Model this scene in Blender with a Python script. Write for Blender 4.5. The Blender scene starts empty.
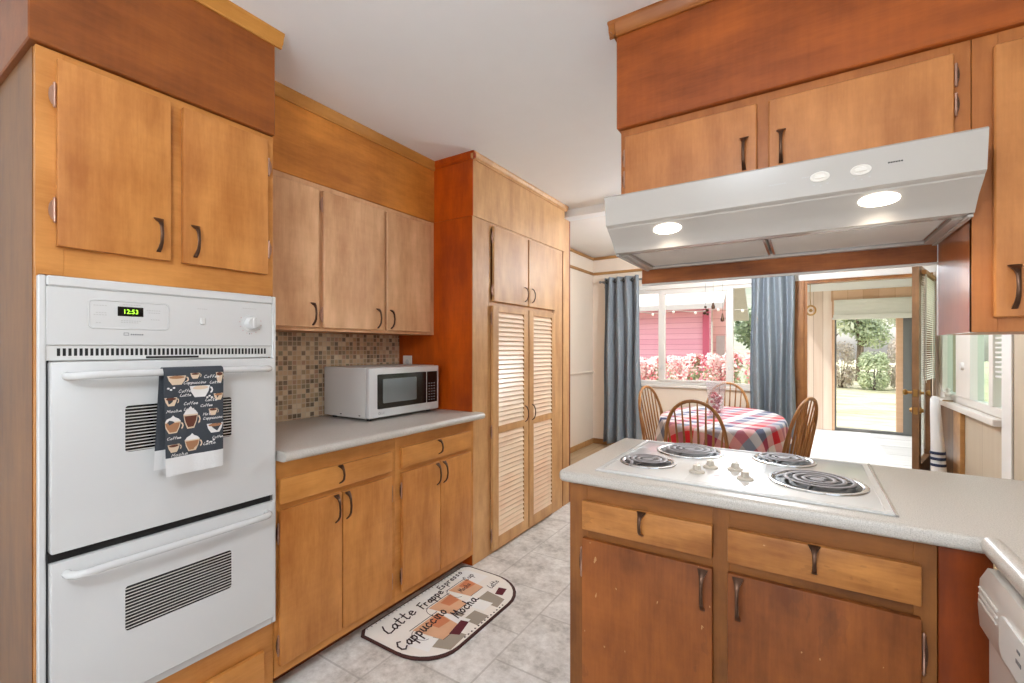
import bpy, bmesh, math, random
from math import sin, cos, pi, radians, sqrt, exp
from mathutils import Vector, Matrix
random.seed(7)
SC = bpy.context.scene
COL = SC.collection

# ------------------------------------------------------------------ camera
cam_d = bpy.data.cameras.new('camera')
cam = bpy.data.objects.new('camera', cam_d)
COL.objects.link(cam)
cam_d.sensor_width = 36.0
cam_d.sensor_fit = 'HORIZONTAL'
cam_d.lens = 457.6 / 1024 * 36.0
cam_d.shift_y = 6.5 / 1024
cam_d.clip_start = 0.02
cam_d.clip_end = 400
cam.location = (0, 0, 1.295)
cam.rotation_euler = (radians(90), 0, radians(32.55))
SC.camera = cam

# ------------------------------------------------------------------ colour management
SC.view_settings.view_transform = 'Standard'
SC.view_settings.look = 'None'
SC.view_settings.exposure = 0.43
SC.view_settings.gamma = 1.0
SC.view_settings.use_curve_mapping = False

# ------------------------------------------------------------------ sky and sun
SKY_STRENGTH = 0.4
SUN_STRENGTH = 2.4
world = bpy.data.worlds.new('world')
SC.world = world
world.use_nodes = True
wn = world.node_tree.nodes
wl = world.node_tree.links
for n in list(wn):
    wn.remove(n)
sky = wn.new('ShaderNodeTexSky')
sky.sky_type = 'NISHITA'
sky.sun_disc = False
sky.sun_elevation = radians(58)
sky.sun_rotation = radians(-60)
sky.dust_density = 3.0
sky.ozone_density = 0.6
hs = wn.new('ShaderNodeHueSaturation')
hs.inputs['Saturation'].default_value = 0.35
bg = wn.new('ShaderNodeBackground')
bg.inputs['Strength'].default_value = SKY_STRENGTH
wo = wn.new('ShaderNodeOutputWorld')
wl.new(sky.outputs[0], hs.inputs['Color'])
wl.new(hs.outputs[0], bg.inputs['Color'])
wl.new(bg.outputs[0], wo.inputs['Surface'])

sun_d = bpy.data.lights.new('sun', 'SUN')
sun_d.energy = SUN_STRENGTH
sun_d.angle = radians(0.6)
sun_d.color = (1.0, 0.95, 0.88)
sun = bpy.data.objects.new('sun', sun_d)
COL.objects.link(sun)
sun.rotation_euler = Vector((1.0, 0.55, -2.0)).to_track_quat('-Z', 'Y').to_euler()


def portal(name, loc, rot, sx, sy):
    l = bpy.data.lights.new(name, 'AREA')
    l.shape = 'RECTANGLE'
    l.size, l.size_y = sx, sy
    l.cycles.is_portal = True
    o = bpy.data.objects.new(name, l)
    COL.objects.link(o)
    o.location = loc
    o.rotation_euler = rot
    return o


# area lights rotated so that they face into the rooms (daylight portals, they give no light of their own)
portal('portal_dining', (-1.12, 5.99, 1.44), (radians(-90), 0, 0), 1.4, 1.2)
portal('portal_sink', (1.2, -0.55, 1.53), (0, radians(90), 0), 1.15, 2.3)
portal('portal_back', (-0.5, -3.74, 1.05), (radians(90), 0, 0), 2.3, 2.0)
portal('portal_side', (1.2, 4.92, 1.44), (0, radians(90), 0), 1.2, 1.7)

KITCHEN_FILL = 46.0     # radiance of the added, unseen opal globes
FLOOR_FILL = 19.0
DINING_FILL = 80.0
HOOD_SPOT = 3.0


# ------------------------------------------------------------------ helpers: colour and materials
def lin(c):
    c = c / 255.0
    return c / 12.92 if c <= 0.04045 else ((c + 0.055) / 1.055) ** 2.4


def rgb(r, g, b):
    return (lin(r), lin(g), lin(b), 1.0)


def new_mat(name):
    m = bpy.data.materials.new(name)
    m.use_nodes = True
    nt = m.node_tree
    for n in list(nt.nodes):
        nt.nodes.remove(n)
    out = nt.nodes.new('ShaderNodeOutputMaterial')
    p = nt.nodes.new('ShaderNodeBsdfPrincipled')
    nt.links.new(p.outputs[0], out.inputs[0])
    return m, nt, p


def N(nt, typ, **kw):
    n = nt.nodes.new(typ)
    for k, v in kw.items():
        setattr(n, k, v)
    return n


def mathn(nt, op, a, b=None, clamp=False):
    n = nt.nodes.new('ShaderNodeMath')
    n.operation = op
    n.use_clamp = clamp
    for i, v in enumerate((a, b)):
        if v is None:
            continue
        if isinstance(v, (int, float)):
            n.inputs[i].default_value = v
        else:
            nt.links.new(v, n.inputs[i])
    return n.outputs[0]


def mixc(nt, fac, a, b, blend='MIX'):
    n = nt.nodes.new('ShaderNodeMix')
    n.data_type = 'RGBA'
    n.blend_type = blend
    for s, v in ((n.inputs[0], fac), (n.inputs[6], a), (n.inputs[7], b)):
        if isinstance(v, (int, float)):
            s.default_value = v
        elif isinstance(v, tuple):
            s.default_value = v
        else:
            nt.links.new(v, s)
    return n.outputs[2]


def ramp(nt, fac, stops, interp='LINEAR'):
    n = nt.nodes.new('ShaderNodeValToRGB')
    cr = n.color_ramp
    cr.interpolation = interp
    while len(cr.elements) < len(stops):
        cr.elements.new(0.5)
    for e, (p, c) in zip(cr.elements, stops):
        e.position = p
        e.color = c
    nt.links.new(fac, n.inputs[0])
    return n.outputs[0]


def noise(nt, vec, scale, detail=3, rough=0.5):
    n = nt.nodes.new('ShaderNodeTexNoise')
    n.inputs['Scale'].default_value = scale
    n.inputs['Detail'].default_value = detail
    n.inputs['Roughness'].default_value = rough
    if vec is not None:
        nt.links.new(vec, n.inputs['Vector'])
    return n.outputs['Fac']


def ocoord(nt, scale=(1, 1, 1), rnd=True):
    tc = nt.nodes.new('ShaderNodeTexCoord')
    v = tc.outputs['Object']
    if rnd:
        oi = nt.nodes.new('ShaderNodeObjectInfo')
        k = mathn(nt, 'MULTIPLY', oi.outputs['Random'], 23.0)
        va = nt.nodes.new('ShaderNodeVectorMath')
        va.operation = 'ADD'
        nt.links.new(v, va.inputs[0])
        nt.links.new(k, va.inputs[1])
        v = va.outputs[0]
    mp = nt.nodes.new('ShaderNodeMapping')
    mp.inputs['Scale'].default_value = scale
    nt.links.new(v, mp.inputs['Vector'])
    return mp.outputs[0]


def bump(nt, p, h, strength=0.1, dist=0.01):
    b = nt.nodes.new('ShaderNodeBump')
    b.inputs['Strength'].default_value = strength
    b.inputs['Distance'].default_value = dist
    nt.links.new(h, b.inputs['Height'])
    nt.links.new(b.outputs[0], p.inputs['Normal'])


def plain(name, col, rough=0.5, metal=0.0, var=0.06, coat=0.0, spec=0.5, bmp=0.0):
    m, nt, p = new_mat(name)
    v = ocoord(nt, rnd=False)
    f = noise(nt, v, 9, 3)
    c2 = tuple(max(0, x * (1 - var * 2)) for x in col[:3]) + (1,)
    nt.links.new(mixc(nt, mathn(nt, 'MULTIPLY', f, 0.8), col, c2), p.inputs['Base Color'])
    p.inputs['Roughness'].default_value = rough
    p.inputs['Metallic'].default_value = metal
    p.inputs['Coat Weight'].default_value = coat
    p.inputs['Coat Roughness'].default_value = 0.1
    p.inputs['Specular IOR Level'].default_value = spec
    if bmp:
        bump(nt, p, noise(nt, v, 160, 2), bmp, 0.002)
    return m


def wood(name, dark, light, axis='Z', rough=0.42, coat=0.14, figure=0.5, scuff=0.0, freq=1.0, coat_rough=0.24):
    """stained maple: long soft grain along one axis, faint cross figure, optional pale scuffs"""
    m, nt, p = new_mat(name)

    def sc(al, cr):
        return tuple(al if a == axis else cr for a in 'XYZ')
    v1 = ocoord(nt, sc(1.6 * freq, 8 * freq))
    n1 = noise(nt, v1, 1.0, 7, 0.6)
    v2 = ocoord(nt, sc(5, 170))
    n2 = noise(nt, v2, 1.0, 2)
    v4 = ocoord(nt, (2.2, 2.2, 2.2))
    n4 = noise(nt, v4, 1.0, 3)
    v3 = ocoord(nt, sc(60, 5))
    n3 = noise(nt, v3, 1.0, 2)
    f = mathn(nt, 'ADD', mathn(nt, 'MULTIPLY', n1, 0.7), 0.1)
    f = mathn(nt, 'ADD', f, mathn(nt, 'MULTIPLY', mathn(nt, 'SUBTRACT', n2, 0.5), 0.13))
    v5 = ocoord(nt, sc(5, 15))
    n5 = noise(nt, v5, 1.0, 6, 0.62)
    f = mathn(nt, 'ADD', f, mathn(nt, 'MULTIPLY', mathn(nt, 'SUBTRACT', n5, 0.5), 0.6))
    f = mathn(nt, 'ADD', f, mathn(nt, 'MULTIPLY', mathn(nt, 'MULTIPLY', mathn(nt, 'SUBTRACT', n3, 0.5), n4), 0.3 * figure))
    f = mathn(nt, 'ADD', f, mathn(nt, 'MULTIPLY', mathn(nt, 'SUBTRACT', n4, 0.5), 0.6))
    c = ramp(nt, f, [(0.24, dark), (0.68, light)])
    if scuff:
        vs = ocoord(nt, sc(30, 55))
        s = noise(nt, vs, 1.0, 2)
        s = mathn(nt, 'GREATER_THAN', s, 0.80 - scuff * 0.035)
        c = mixc(nt, mathn(nt, 'MULTIPLY', s, 0.55), c, rgb(214, 170, 120))
        vd = ocoord(nt, sc(1.5, 4))
        c = mixc(nt, mathn(nt, 'MULTIPLY', mathn(nt, 'GREATER_THAN', noise(nt, vd, 1.3, 5, 0.7), 0.6), 0.16), c, rgb(70, 40, 24))
    nt.links.new(c, p.inputs['Base Color'])
    p.inputs['Roughness'].default_value = rough
    p.inputs['Specular IOR Level'].default_value = 0.35
    p.inputs['Coat Weight'].default_value = coat
    p.inputs['Coat Roughness'].default_value = coat_rough
    bump(nt, p, n2, 0.05, 0.001)
    return m


def emit(name, col, strength):
    m, nt, p = new_mat(name)
    p.inputs['Base Color'].default_value = col
    p.inputs['Emission Color'].default_value = col
    p.inputs['Emission Strength'].default_value = strength
    return m


def glass(name, tint=(1, 1, 1, 1), refl=0.05):
    m = bpy.data.materials.new(name)
    m.use_nodes = True
    nt = m.node_tree
    for n in list(nt.nodes):
        nt.nodes.remove(n)
    out = nt.nodes.new('ShaderNodeOutputMaterial')
    t = nt.nodes.new('ShaderNodeBsdfTransparent')
    t.inputs[0].default_value = tint
    g = nt.nodes.new('ShaderNodeBsdfGlossy')
    g.inputs['Roughness'].default_value = 0.02
    fr = nt.nodes.new('ShaderNodeFresnel')
    fr.inputs[0].default_value = 1.35
    mx = nt.nodes.new('ShaderNodeMixShader')
    ge = nt.nodes.new('ShaderNodeNewGeometry')
    nt.links.new(mathn(nt, 'MULTIPLY', fr.outputs[0], mathn(nt, 'SUBTRACT', 1.0, ge.outputs['Backfacing'])), mx.inputs[0])
    nt.links.new(t.outputs[0], mx.inputs[1])
    nt.links.new(g.outputs[0], mx.inputs[2])
    nt.links.new(mx.outputs[0], out.inputs[0])
    return m


M = {}
M['door_v'] = wood('maple_door', rgb(167, 100, 43), rgb(215, 146, 77), 'Z')
M['door_y'] = wood('maple_drawer_y', rgb(182, 116, 52), rgb(222, 154, 82), 'Y')
M['door_x'] = wood('maple_drawer_x', rgb(142, 84, 36), rgb(221, 151, 79), 'X', scuff=0.6)
M['frame_v'] = wood('maple_frame', rgb(169, 102, 45), rgb(209, 138, 71), 'Z')
M['wall_door'] = wood('maple_wall_door', rgb(196, 142, 98), rgb(238, 190, 144), 'Z')  # paler than the other doors: glare is painted into the wood colour
M['pantry'] = wood('maple_pantry', rgb(183, 131, 81), rgb(221, 172, 117), 'Z', rough=0.48, coat=0.08, coat_rough=0.4)  # pale tan with the reflected glare put into the base colour
M['slat'] = wood('maple_slat', rgb(238, 196, 160), rgb(250, 226, 196), 'Y', rough=0.3)
M['soffit_y'] = wood('soffit_wood_y', rgb(110, 54, 14), rgb(157, 87, 32), 'Y', figure=0.8)
M['soffit_x'] = wood('soffit_wood_x', rgb(122, 56, 12), rgb(176, 90, 30), 'X', figure=0.9)
M['soffit_m'] = wood('soffit_wood_mid', rgb(171, 101, 34), rgb(222, 143, 59), 'Y', figure=0.6)
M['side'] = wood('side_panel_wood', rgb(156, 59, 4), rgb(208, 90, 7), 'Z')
M['side_tan'] = wood('side_panel_tan', rgb(106, 66, 28), rgb(144, 94, 44), 'Z')
M['crown'] = wood('crown_wood', rgb(176, 114, 46), rgb(210, 148, 72), 'Y', figure=0.2)
M['crown_x'] = wood('crown_wood_x', rgb(138, 76, 28), rgb(176, 108, 48), 'X', figure=0.2)
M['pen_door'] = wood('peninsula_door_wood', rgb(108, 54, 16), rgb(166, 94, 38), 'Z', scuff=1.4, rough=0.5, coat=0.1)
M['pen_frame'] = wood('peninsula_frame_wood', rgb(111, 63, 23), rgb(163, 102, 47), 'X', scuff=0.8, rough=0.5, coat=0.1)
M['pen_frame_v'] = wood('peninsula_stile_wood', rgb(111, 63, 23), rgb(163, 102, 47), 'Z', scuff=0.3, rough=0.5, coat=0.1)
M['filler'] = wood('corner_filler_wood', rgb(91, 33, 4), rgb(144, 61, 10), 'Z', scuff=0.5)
M['hood_door'] = wood('hood_cabinet_door_wood', rgb(164, 97, 46), rgb(213, 142, 79), 'Z')
M['hood_frame'] = wood('hood_cabinet_frame_wood', rgb(155, 89, 39), rgb(198, 124, 63), 'Z')
M['end_gloss'] = wood('glossy_end_panel', rgb(162, 87, 37), rgb(200, 118, 60), 'Z', coat=1.0, coat_rough=0.1, rough=0.3)
M['valance'] = wood('valance_wood', rgb(112, 54, 18), rgb(196, 116, 54), 'X', freq=2)
M['chair'] = wood('chair_wood', rgb(128, 82, 40), rgb(186, 132, 76), 'Z', freq=3)
M['table'] = wood('table_wood', rgb(60, 32, 18), rgb(100, 58, 32), 'Z')
M['jamb'] = wood('jamb_wood', rgb(120, 72, 34), rgb(168, 112, 60), 'Z')
M['leaf'] = wood('door_leaf_wood', rgb(96, 66, 42), rgb(146, 106, 70), 'Z')
M['rail_trim'] = wood('rail_trim_wood', rgb(150, 104, 56), rgb(184, 138, 84), 'X')
M['porch_white'] = plain('porch_white_paint', rgb(248, 248, 246), 0.5, var=0.01)
M['brown_slab'] = wood('brown_slab_grain', rgb(84, 58, 34), rgb(126, 92, 58), 'Z')

M['white'] = plain('white_enamel', rgb(214, 213, 211), 0.22, coat=0.5, var=0.01)
M['white_matte'] = plain('white_plastic', rgb(220, 218, 214), 0.45, var=0.02)
M['hood'] = plain('hood_enamel', rgb(190, 183, 175), 0.25, coat=0.4, var=0.02)
M['dw'] = plain('dishwasher_enamel', rgb(216, 210, 202), 0.3, coat=0.3, var=0.02)
M['filter'] = plain('filter_mesh', rgb(226, 223, 218), 0.5, 0.0, var=0.1, bmp=0.4)
M['black'] = plain('black_glass', rgb(14, 14, 15), 0.12, var=0.0)
M['gap'] = plain('dark_gap', rgb(16, 13, 11), 0.7)
M['grey_print'] = plain('grey_print', rgb(120, 120, 122), 0.6)
M['faint_print'] = plain('faint_print', rgb(190, 188, 184), 0.6)
M['pink_print'] = plain('pink_print', rgb(196, 150, 150), 0.6)
M['bronze'] = plain('bronze', rgb(104, 76, 60), 0.3, 0.85, var=0.25)
M['copper'] = plain('hinge_copper', rgb(190, 150, 130), 0.35, 0.85, var=0.15)
M['brass'] = plain('brass', rgb(190, 150, 88), 0.28, 0.9, var=0.1)
M['chrome'] = plain('chrome', rgb(200, 200, 200), 0.15, 1.0, var=0.03)
M['iron'] = plain('coil_iron', rgb(150, 144, 146), 0.5, 0.1, var=0.2)  # light grey paints the highlights on the black coil tops
M['bowl'] = plain('drip_bowl', rgb(22, 20, 21), 0.35, 0.4, var=0.2)
M['ceiling'] = plain('ceiling_paint', rgb(243, 247, 249), 0.6, var=0.02)
M['wall'] = plain('cream_wall_paint', rgb(234, 218, 200), 0.6, var=0.02)
M['wall_white'] = plain('white_wall_paint', rgb(236, 233, 228), 0.6, var=0.02)
M['trim_white'] = plain('white_trim_paint', rgb(232, 230, 226), 0.4, var=0.02)
M['win_frame'] = plain('window_vinyl', rgb(226, 220, 212), 0.4, var=0.02)
M['grey_metal'] = plain('grey_metal_frame', rgb(120, 120, 118), 0.45, 0.3)
M['glass'] = glass('window_glass')
M['glass_green'] = glass('side_window_glass', (0.86, 0.95, 0.88, 1))
M['shade'] = plain('shade_fabric', rgb(226, 226, 216), 0.8, var=0.04, bmp=0.2)
M['rug_edge'] = plain('rug_binding', rgb(74, 40, 34), 0.9, bmp=0.3)
M['ink'] = plain('rug_ink', rgb(58, 36, 34), 0.9)
M['peach'] = plain('rug_peach', rgb(240, 186, 146), 0.9, var=0.2, bmp=0.3)
M['orange'] = plain('rug_orange', rgb(228, 142, 98), 0.9, var=0.2, bmp=0.3)
M['burgundy'] = plain('rug_burgundy', rgb(96, 26, 36), 0.9, bmp=0.3)
M['vase_red'] = plain('vase_red', rgb(176, 30, 50), 0.6)
M['knob_beige'] = plain('knob_beige', rgb(204, 194, 180), 0.4)
M['taupe'] = plain('rug_taupe', rgb(168, 156, 140), 0.9, bmp=0.3)
M['cream'] = plain('rug_cream', rgb(246, 240, 231), 0.9, var=0.04, bmp=0.4)
M['rugwhite'] = plain('rug_white', rgb(250, 248, 244), 0.9, bmp=0.3)
M['slate'] = plain('towel_slate', rgb(64, 68, 74), 0.95, var=0.12, bmp=0.5)
M['towel_white'] = plain('towel_white', rgb(226, 224, 222), 0.95, bmp=0.5)
M['cupcream'] = plain('towel_cup_cream', rgb(222, 198, 170), 0.9)
M['cupwhite'] = plain('towel_cup_white', rgb(232, 228, 224), 0.9)
M['coffee'] = plain('towel_coffee', rgb(104, 58, 40), 0.9)
M['latte'] = plain('towel_latte', rgb(170, 120, 84), 0.9)
M['navy'] = plain('navy_cloth', rgb(44, 52, 78), 0.9)
M['rope'] = plain('cord', rgb(196, 190, 180), 0.8)
M['lcd'] = emit('clock_digits', rgb(170, 255, 60), 1.6)
M['lens'] = emit('hood_lens', (1.0, 0.93, 0.82, 1), 6.0)
M['globe_k'] = emit('kitchen_fill_globe', (0.87, 0.965, 1.07, 1), KITCHEN_FILL)
M['globe_p'] = emit('floor_fill_globe', (0.87, 0.965, 1.07, 1), FLOOR_FILL)
M['globe_d'] = emit('dining_fill_globe', (0.9, 0.97, 1.04, 1), DINING_FILL)
M['bulb'] = plain('string_bulb', rgb(244, 240, 230), 0.3)


def m_worktop():
    m, nt, p = new_mat('speckled_laminate')
    v = ocoord(nt, rnd=False)
    f = noise(nt, v, 420, 2)
    g = noise(nt, v, 14, 3)
    c = ramp(nt, f, [(0.3, rgb(168, 160, 150)), (0.5, rgb(196, 189, 180)), (0.7, rgb(212, 205, 197))])
    c = mixc(nt, mathn(nt, 'MULTIPLY', g, 0.25), c, rgb(196, 189, 180))
    nt.links.new(c, p.inputs['Base Color'])
    p.inputs['Roughness'].default_value = 0.34
    return m


M['worktop'] = m_worktop()


def m_mosaic():
    m, nt, p = new_mat('mosaic_tile')
    tc = nt.nodes.new('ShaderNodeTexCoord')
    sp = nt.nodes.new('ShaderNodeSeparateXYZ')
    nt.links.new(tc.outputs['Object'], sp.inputs[0])
    pit = 0.0256
    u = mathn(nt, 'DIVIDE', sp.outputs[1], pit)
    w = mathn(nt, 'DIVIDE', sp.outputs[2], pit)
    iu, iw = mathn(nt, 'FLOOR', u), mathn(nt, 'FLOOR', w)
    fu, fw = mathn(nt, 'FRACT', u), mathn(nt, 'FRACT', w)
    cb = nt.nodes.new('ShaderNodeCombineXYZ')
    nt.links.new(iu, cb.inputs[0])
    nt.links.new(iw, cb.inputs[1])
    wn_ = nt.nodes.new('ShaderNodeTexWhiteNoise')
    wn_.noise_dimensions = '3D'
    nt.links.new(cb.outputs[0], wn_.inputs['Vector'])
    cols = [rgb(206, 178, 140), rgb(186, 152, 112), rgb(120, 92, 62), rgb(214, 192, 158), rgb(164, 140, 104),
            rgb(92, 74, 54), rgb(196, 168, 130), rgb(176, 136, 108), rgb(136, 122, 92), rgb(222, 204, 176)]
    c = ramp(nt, wn_.outputs['Value'], [(i / len(cols), k) for i, k in enumerate(cols)], 'CONSTANT')
    c = mixc(nt, mathn(nt, 'MULTIPLY', noise(nt, tc.outputs['Object'], 60, 3), 0.3), c, rgb(228, 210, 184))
    e = 0.075
    g = mathn(nt, 'MULTIPLY', mathn(nt, 'GREATER_THAN', fu, e), mathn(nt, 'LESS_THAN', fu, 1 - e))
    g = mathn(nt, 'MULTIPLY', g, mathn(nt, 'MULTIPLY', mathn(nt, 'GREATER_THAN', fw, e), mathn(nt, 'LESS_THAN', fw, 1 - e)))
    hv = nt.nodes.new('ShaderNodeHueSaturation')
    hv.inputs['Value'].default_value = 1.18
    nt.links.new(c, hv.inputs['Color'])
    c = mixc(nt, g, rgb(222, 204, 176), hv.outputs[0])
    nt.links.new(c, p.inputs['Base Color'])
    nt.links.new(mathn(nt, 'SUBTRACT', 0.75, mathn(nt, 'MULTIPLY', g, 0.6)), p.inputs['Roughness'])
    bump(nt, p, g, 0.3, 0.002)
    return m


M['mosaic'] = m_mosaic()


def m_floor():
    m, nt, p = new_mat('stone_vinyl_tile')
    tc = nt.nodes.new('ShaderNodeTexCoord')
    mp = nt.nodes.new('ShaderNodeMapping')
    mp.inputs['Rotation'].default_value = (0, 0, radians(90))
    mp.inputs['Location'].default_value = (0.05, -0.055, 0)
    nt.links.new(tc.outputs['Object'], mp.inputs[0])
    b = nt.nodes.new('ShaderNodeTexBrick')
    b.offset = 0.5
    b.inputs['Scale'].default_value = 1.0
    b.inputs['Brick Width'].default_value = 0.38
    b.inputs['Row Height'].default_value = 0.38
    b.inputs['Mortar Size'].default_value = 0.005
    b.inputs['Mortar Smooth'].default_value = 0.3
    b.inputs['Color1'].default_value = (0.2, 0.2, 0.2, 1)
    b.inputs['Color2'].default_value = (0.8, 0.8, 0.8, 1)
    b.inputs['Mortar'].default_value = (0.5, 0.5, 0.5, 1)
    nt.links.new(mp.outputs[0], b.inputs['Vector'])
    n1 = noise(nt, tc.outputs['Object'], 7, 8, 0.65)
    n2 = noise(nt, tc.outputs['Object'], 28, 6, 0.7)
    f = mathn(nt, 'ADD', mathn(nt, 'MULTIPLY', n1, 0.7), mathn(nt, 'MULTIPLY', n2, 0.3))
    c = ramp(nt, f, [(0.32, rgb(166, 160, 152)), (0.47, rgb(212, 207, 200)), (0.64, rgb(242, 239, 234))])
    c = mixc(nt, 0.16, c, b.outputs['Color'], 'OVERLAY')
    c = mixc(nt, mathn(nt, 'MULTIPLY', b.outputs['Fac'], 0.45), c, rgb(158, 150, 142))
    nt.links.new(c, p.inputs['Base Color'])
    p.inputs['Roughness'].default_value = 0.36
    bump(nt, p, n2, 0.08, 0.004)
    return m


M['floor'] = m_floor()


def m_planks(name, c1, c2, axis, width, line=rgb(150, 120, 96), grain='Z', rough=0.5, lw=0.03):
    m, nt, p = new_mat(name)
    tc = nt.nodes.new('ShaderNodeTexCoord')
    sp = nt.nodes.new('ShaderNodeSeparateXYZ')
    nt.links.new(tc.outputs['Object'], sp.inputs[0])
    u = mathn(nt, 'DIVIDE', sp.outputs['XYZ'.index(axis)], width)
    iu, fu = mathn(nt, 'FLOOR', u), mathn(nt, 'FRACT', u)
    w = nt.nodes.new('ShaderNodeTexWhiteNoise')
    w.noise_dimensions = '1D'
    nt.links.new(iu, w.inputs['W'])
    s = tuple(1.5 if a == grain else 22 for a in 'XYZ')
    n1 = noise(nt, ocoord(nt, s, False), 1.0, 4)
    f = mathn(nt, 'ADD', mathn(nt, 'MULTIPLY', w.outputs['Value'], 0.45), mathn(nt, 'MULTIPLY', n1, 0.55))
    c = ramp(nt, f, [(0.2, c1), (0.75, c2)])
    c = mixc(nt, mathn(nt, 'LESS_THAN', fu, lw), c, line)
    nt.links.new(c, p.inputs['Base Color'])
    p.inputs['Roughness'].default_value = rough
    return m


M['dining_floor'] = m_planks('dining_floor_planks', rgb(170, 140, 104), rgb(204, 178, 142), 'X', 0.12, rgb(140, 110, 80), 'Y')
M['porch_floor'] = m_planks('porch_floor_boards', rgb(196, 196, 196), rgb(222, 222, 222), 'Y', 0.6, rgb(150, 150, 150), 'X', 0.6, 0.03)
M['plank_wall'] = m_planks('plank_wall', rgb(222, 198, 180), rgb(242, 226, 212), 'X', 0.125, rgb(176, 146, 122), 'Z', 0.6, 0.05)
M['peach_board'] = m_planks('peach_boards', rgb(206, 164, 130), rgb(226, 190, 158), 'X', 0.19, rgb(196, 150, 116), 'X', 0.6)
M['pink_siding'] = m_planks('pink_siding', rgb(228, 158, 178), rgb(238, 180, 194), 'Z', 0.13, rgb(176, 92, 114), 'X', 0.7, 0.05)  # pink lightened to paint in the washed-out daylight, peach siding too
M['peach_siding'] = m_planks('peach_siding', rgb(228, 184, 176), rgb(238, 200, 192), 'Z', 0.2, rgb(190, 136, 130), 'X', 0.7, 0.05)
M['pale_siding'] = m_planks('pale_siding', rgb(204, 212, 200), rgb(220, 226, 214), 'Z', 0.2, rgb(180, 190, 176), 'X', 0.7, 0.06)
M['pink_trim'] = plain('pink_trim', rgb(206, 96, 122), 0.6)
M['shingle'] = plain('pale_shingles', rgb(206, 200, 194), 0.8, var=0.1)
M['right_wall'] = m_planks('beige_panelling', rgb(186, 170, 148), rgb(200, 186, 164), 'Y', 0.5, rgb(178, 162, 140), 'Z', 0.5, 0.02)


def m_ground():
    m, nt, p = new_mat('lawn_ground')
    v = ocoord(nt, rnd=False)
    a = noise(nt, ocoord(nt, (0.35, 1, 1), False), 0.9, 6, 0.7)
    b = noise(nt, v, 9, 4, 0.7)
    c = ramp(nt, a, [(0.38, rgb(112, 104, 84)), (0.47, rgb(172, 174, 132)), (0.54, rgb(190, 186, 158)), (0.62, rgb(124, 116, 94))])  # dark stops paint both bare dirt and shadow into the lawn
    c = mixc(nt, mathn(nt, 'MULTIPLY', b, 0.5), c, rgb(204, 202, 168))
    nt.links.new(c, p.inputs['Base Color'])
    p.inputs['Roughness'].default_value = 0.9
    bump(nt, p, b, 0.4, 0.05)
    return m


M['ground'] = m_ground()
M['bounce_paving'] = plain('pale_bounce_paving', rgb(214, 208, 198), 0.8)  # added pale ground, unseen, throws daylight up to the kitchen ceiling


def leafmat(name, c1, c2):
    m, nt, p = new_mat(name)
    f = noise(nt, ocoord(nt, rnd=False), 5, 3, 0.7)
    nt.links.new(ramp(nt, f, [(0.35, c1), (0.65, c2)]), p.inputs['Base Color'])
    p.inputs['Roughness'].default_value = 0.55
    p.inputs['Subsurface Weight'].default_value = 0.0
    return m


M['leaf_dark'] = leafmat('leaf_dark_green', rgb(116, 136, 106), rgb(158, 176, 140))  # leaf tones below are bleached, overexposed daylight painted into them
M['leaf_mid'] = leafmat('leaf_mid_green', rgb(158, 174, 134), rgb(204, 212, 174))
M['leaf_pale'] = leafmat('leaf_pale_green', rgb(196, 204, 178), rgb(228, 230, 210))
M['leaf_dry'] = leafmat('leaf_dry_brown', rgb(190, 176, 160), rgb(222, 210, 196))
M['blossom'] = leafmat('blossom_pink', rgb(226, 96, 112), rgb(248, 176, 176))
M['blossom_pale'] = leafmat('blossom_pale', rgb(246, 200, 196), rgb(252, 232, 226))
M['bark'] = plain('bark', rgb(120, 104, 88), 0.9, var=0.2)


def m_plaid():
    m, nt, p = new_mat('plaid_cloth')
    tc = nt.nodes.new('ShaderNodeTexCoord')
    uv = nt.nodes.new('ShaderNodeUVMap')
    uv.uv_map = 'cloth'
    sp = nt.nodes.new('ShaderNodeSeparateXYZ')
    nt.links.new(uv.outputs[0], sp.inputs[0])
    W = rgb(232, 226, 222)
    R = rgb(206, 22, 44)
    B = rgb(34, 46, 98)
    G = rgb(122, 132, 150)
    T = rgb(206, 190, 182)
    cols = []
    for k in (0, 1):
        f = mathn(nt, 'FRACT', mathn(nt, 'DIVIDE', sp.outputs[k], 0.5))
        seq = [R, W, B, T, R, G] if k == 0 else [B, W, R, T, G, W]
        cols.append(ramp(nt, f, [(i / 6, s) for i, s in enumerate(seq)], 'CONSTANT'))
    c = mixc(nt, 0.5, cols[0], cols[1])
    nt.links.new(c, p.inputs['Base Color'])
    p.inputs['Roughness'].default_value = 0.6
    bump(nt, p, noise(nt, tc.outputs['Object'], 300, 2), 0.15, 0.002)
    return m


M['plaid'] = m_plaid()


def m_curtain(name, c1, c2):
    m, nt, p = new_mat(name)
    f = noise(nt, ocoord(nt, (220, 220, 30), False), 1.0, 3)
    nt.links.new(mixc(nt, f, c1, c2), p.inputs['Base Color'])
    p.inputs['Roughness'].default_value = 0.85
    bump(nt, p, f, 0.1, 0.002)
    return m


M['curtain'] = m_curtain('blue_grey_curtain', rgb(108, 116, 123), rgb(150, 157, 163))


def m_ovenwin():
    m, nt, p = new_mat('striped_oven_glass')
    tc = nt.nodes.new('ShaderNodeTexCoord')
    sp = nt.nodes.new('ShaderNodeSeparateXYZ')
    nt.links.new(tc.outputs['Object'], sp.inputs[0])
    f = mathn(nt, 'FRACT', mathn(nt, 'DIVIDE', sp.outputs[2], 0.0093))
    s = mathn(nt, 'LESS_THAN', f, 0.33)
    nt.links.new(mixc(nt, s, rgb(22, 18, 16), rgb(205, 200, 194)), p.inputs['Base Color'])
    p.inputs['Roughness'].default_value = 0.12
    return m


M['ovenwin'] = m_ovenwin()


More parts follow.
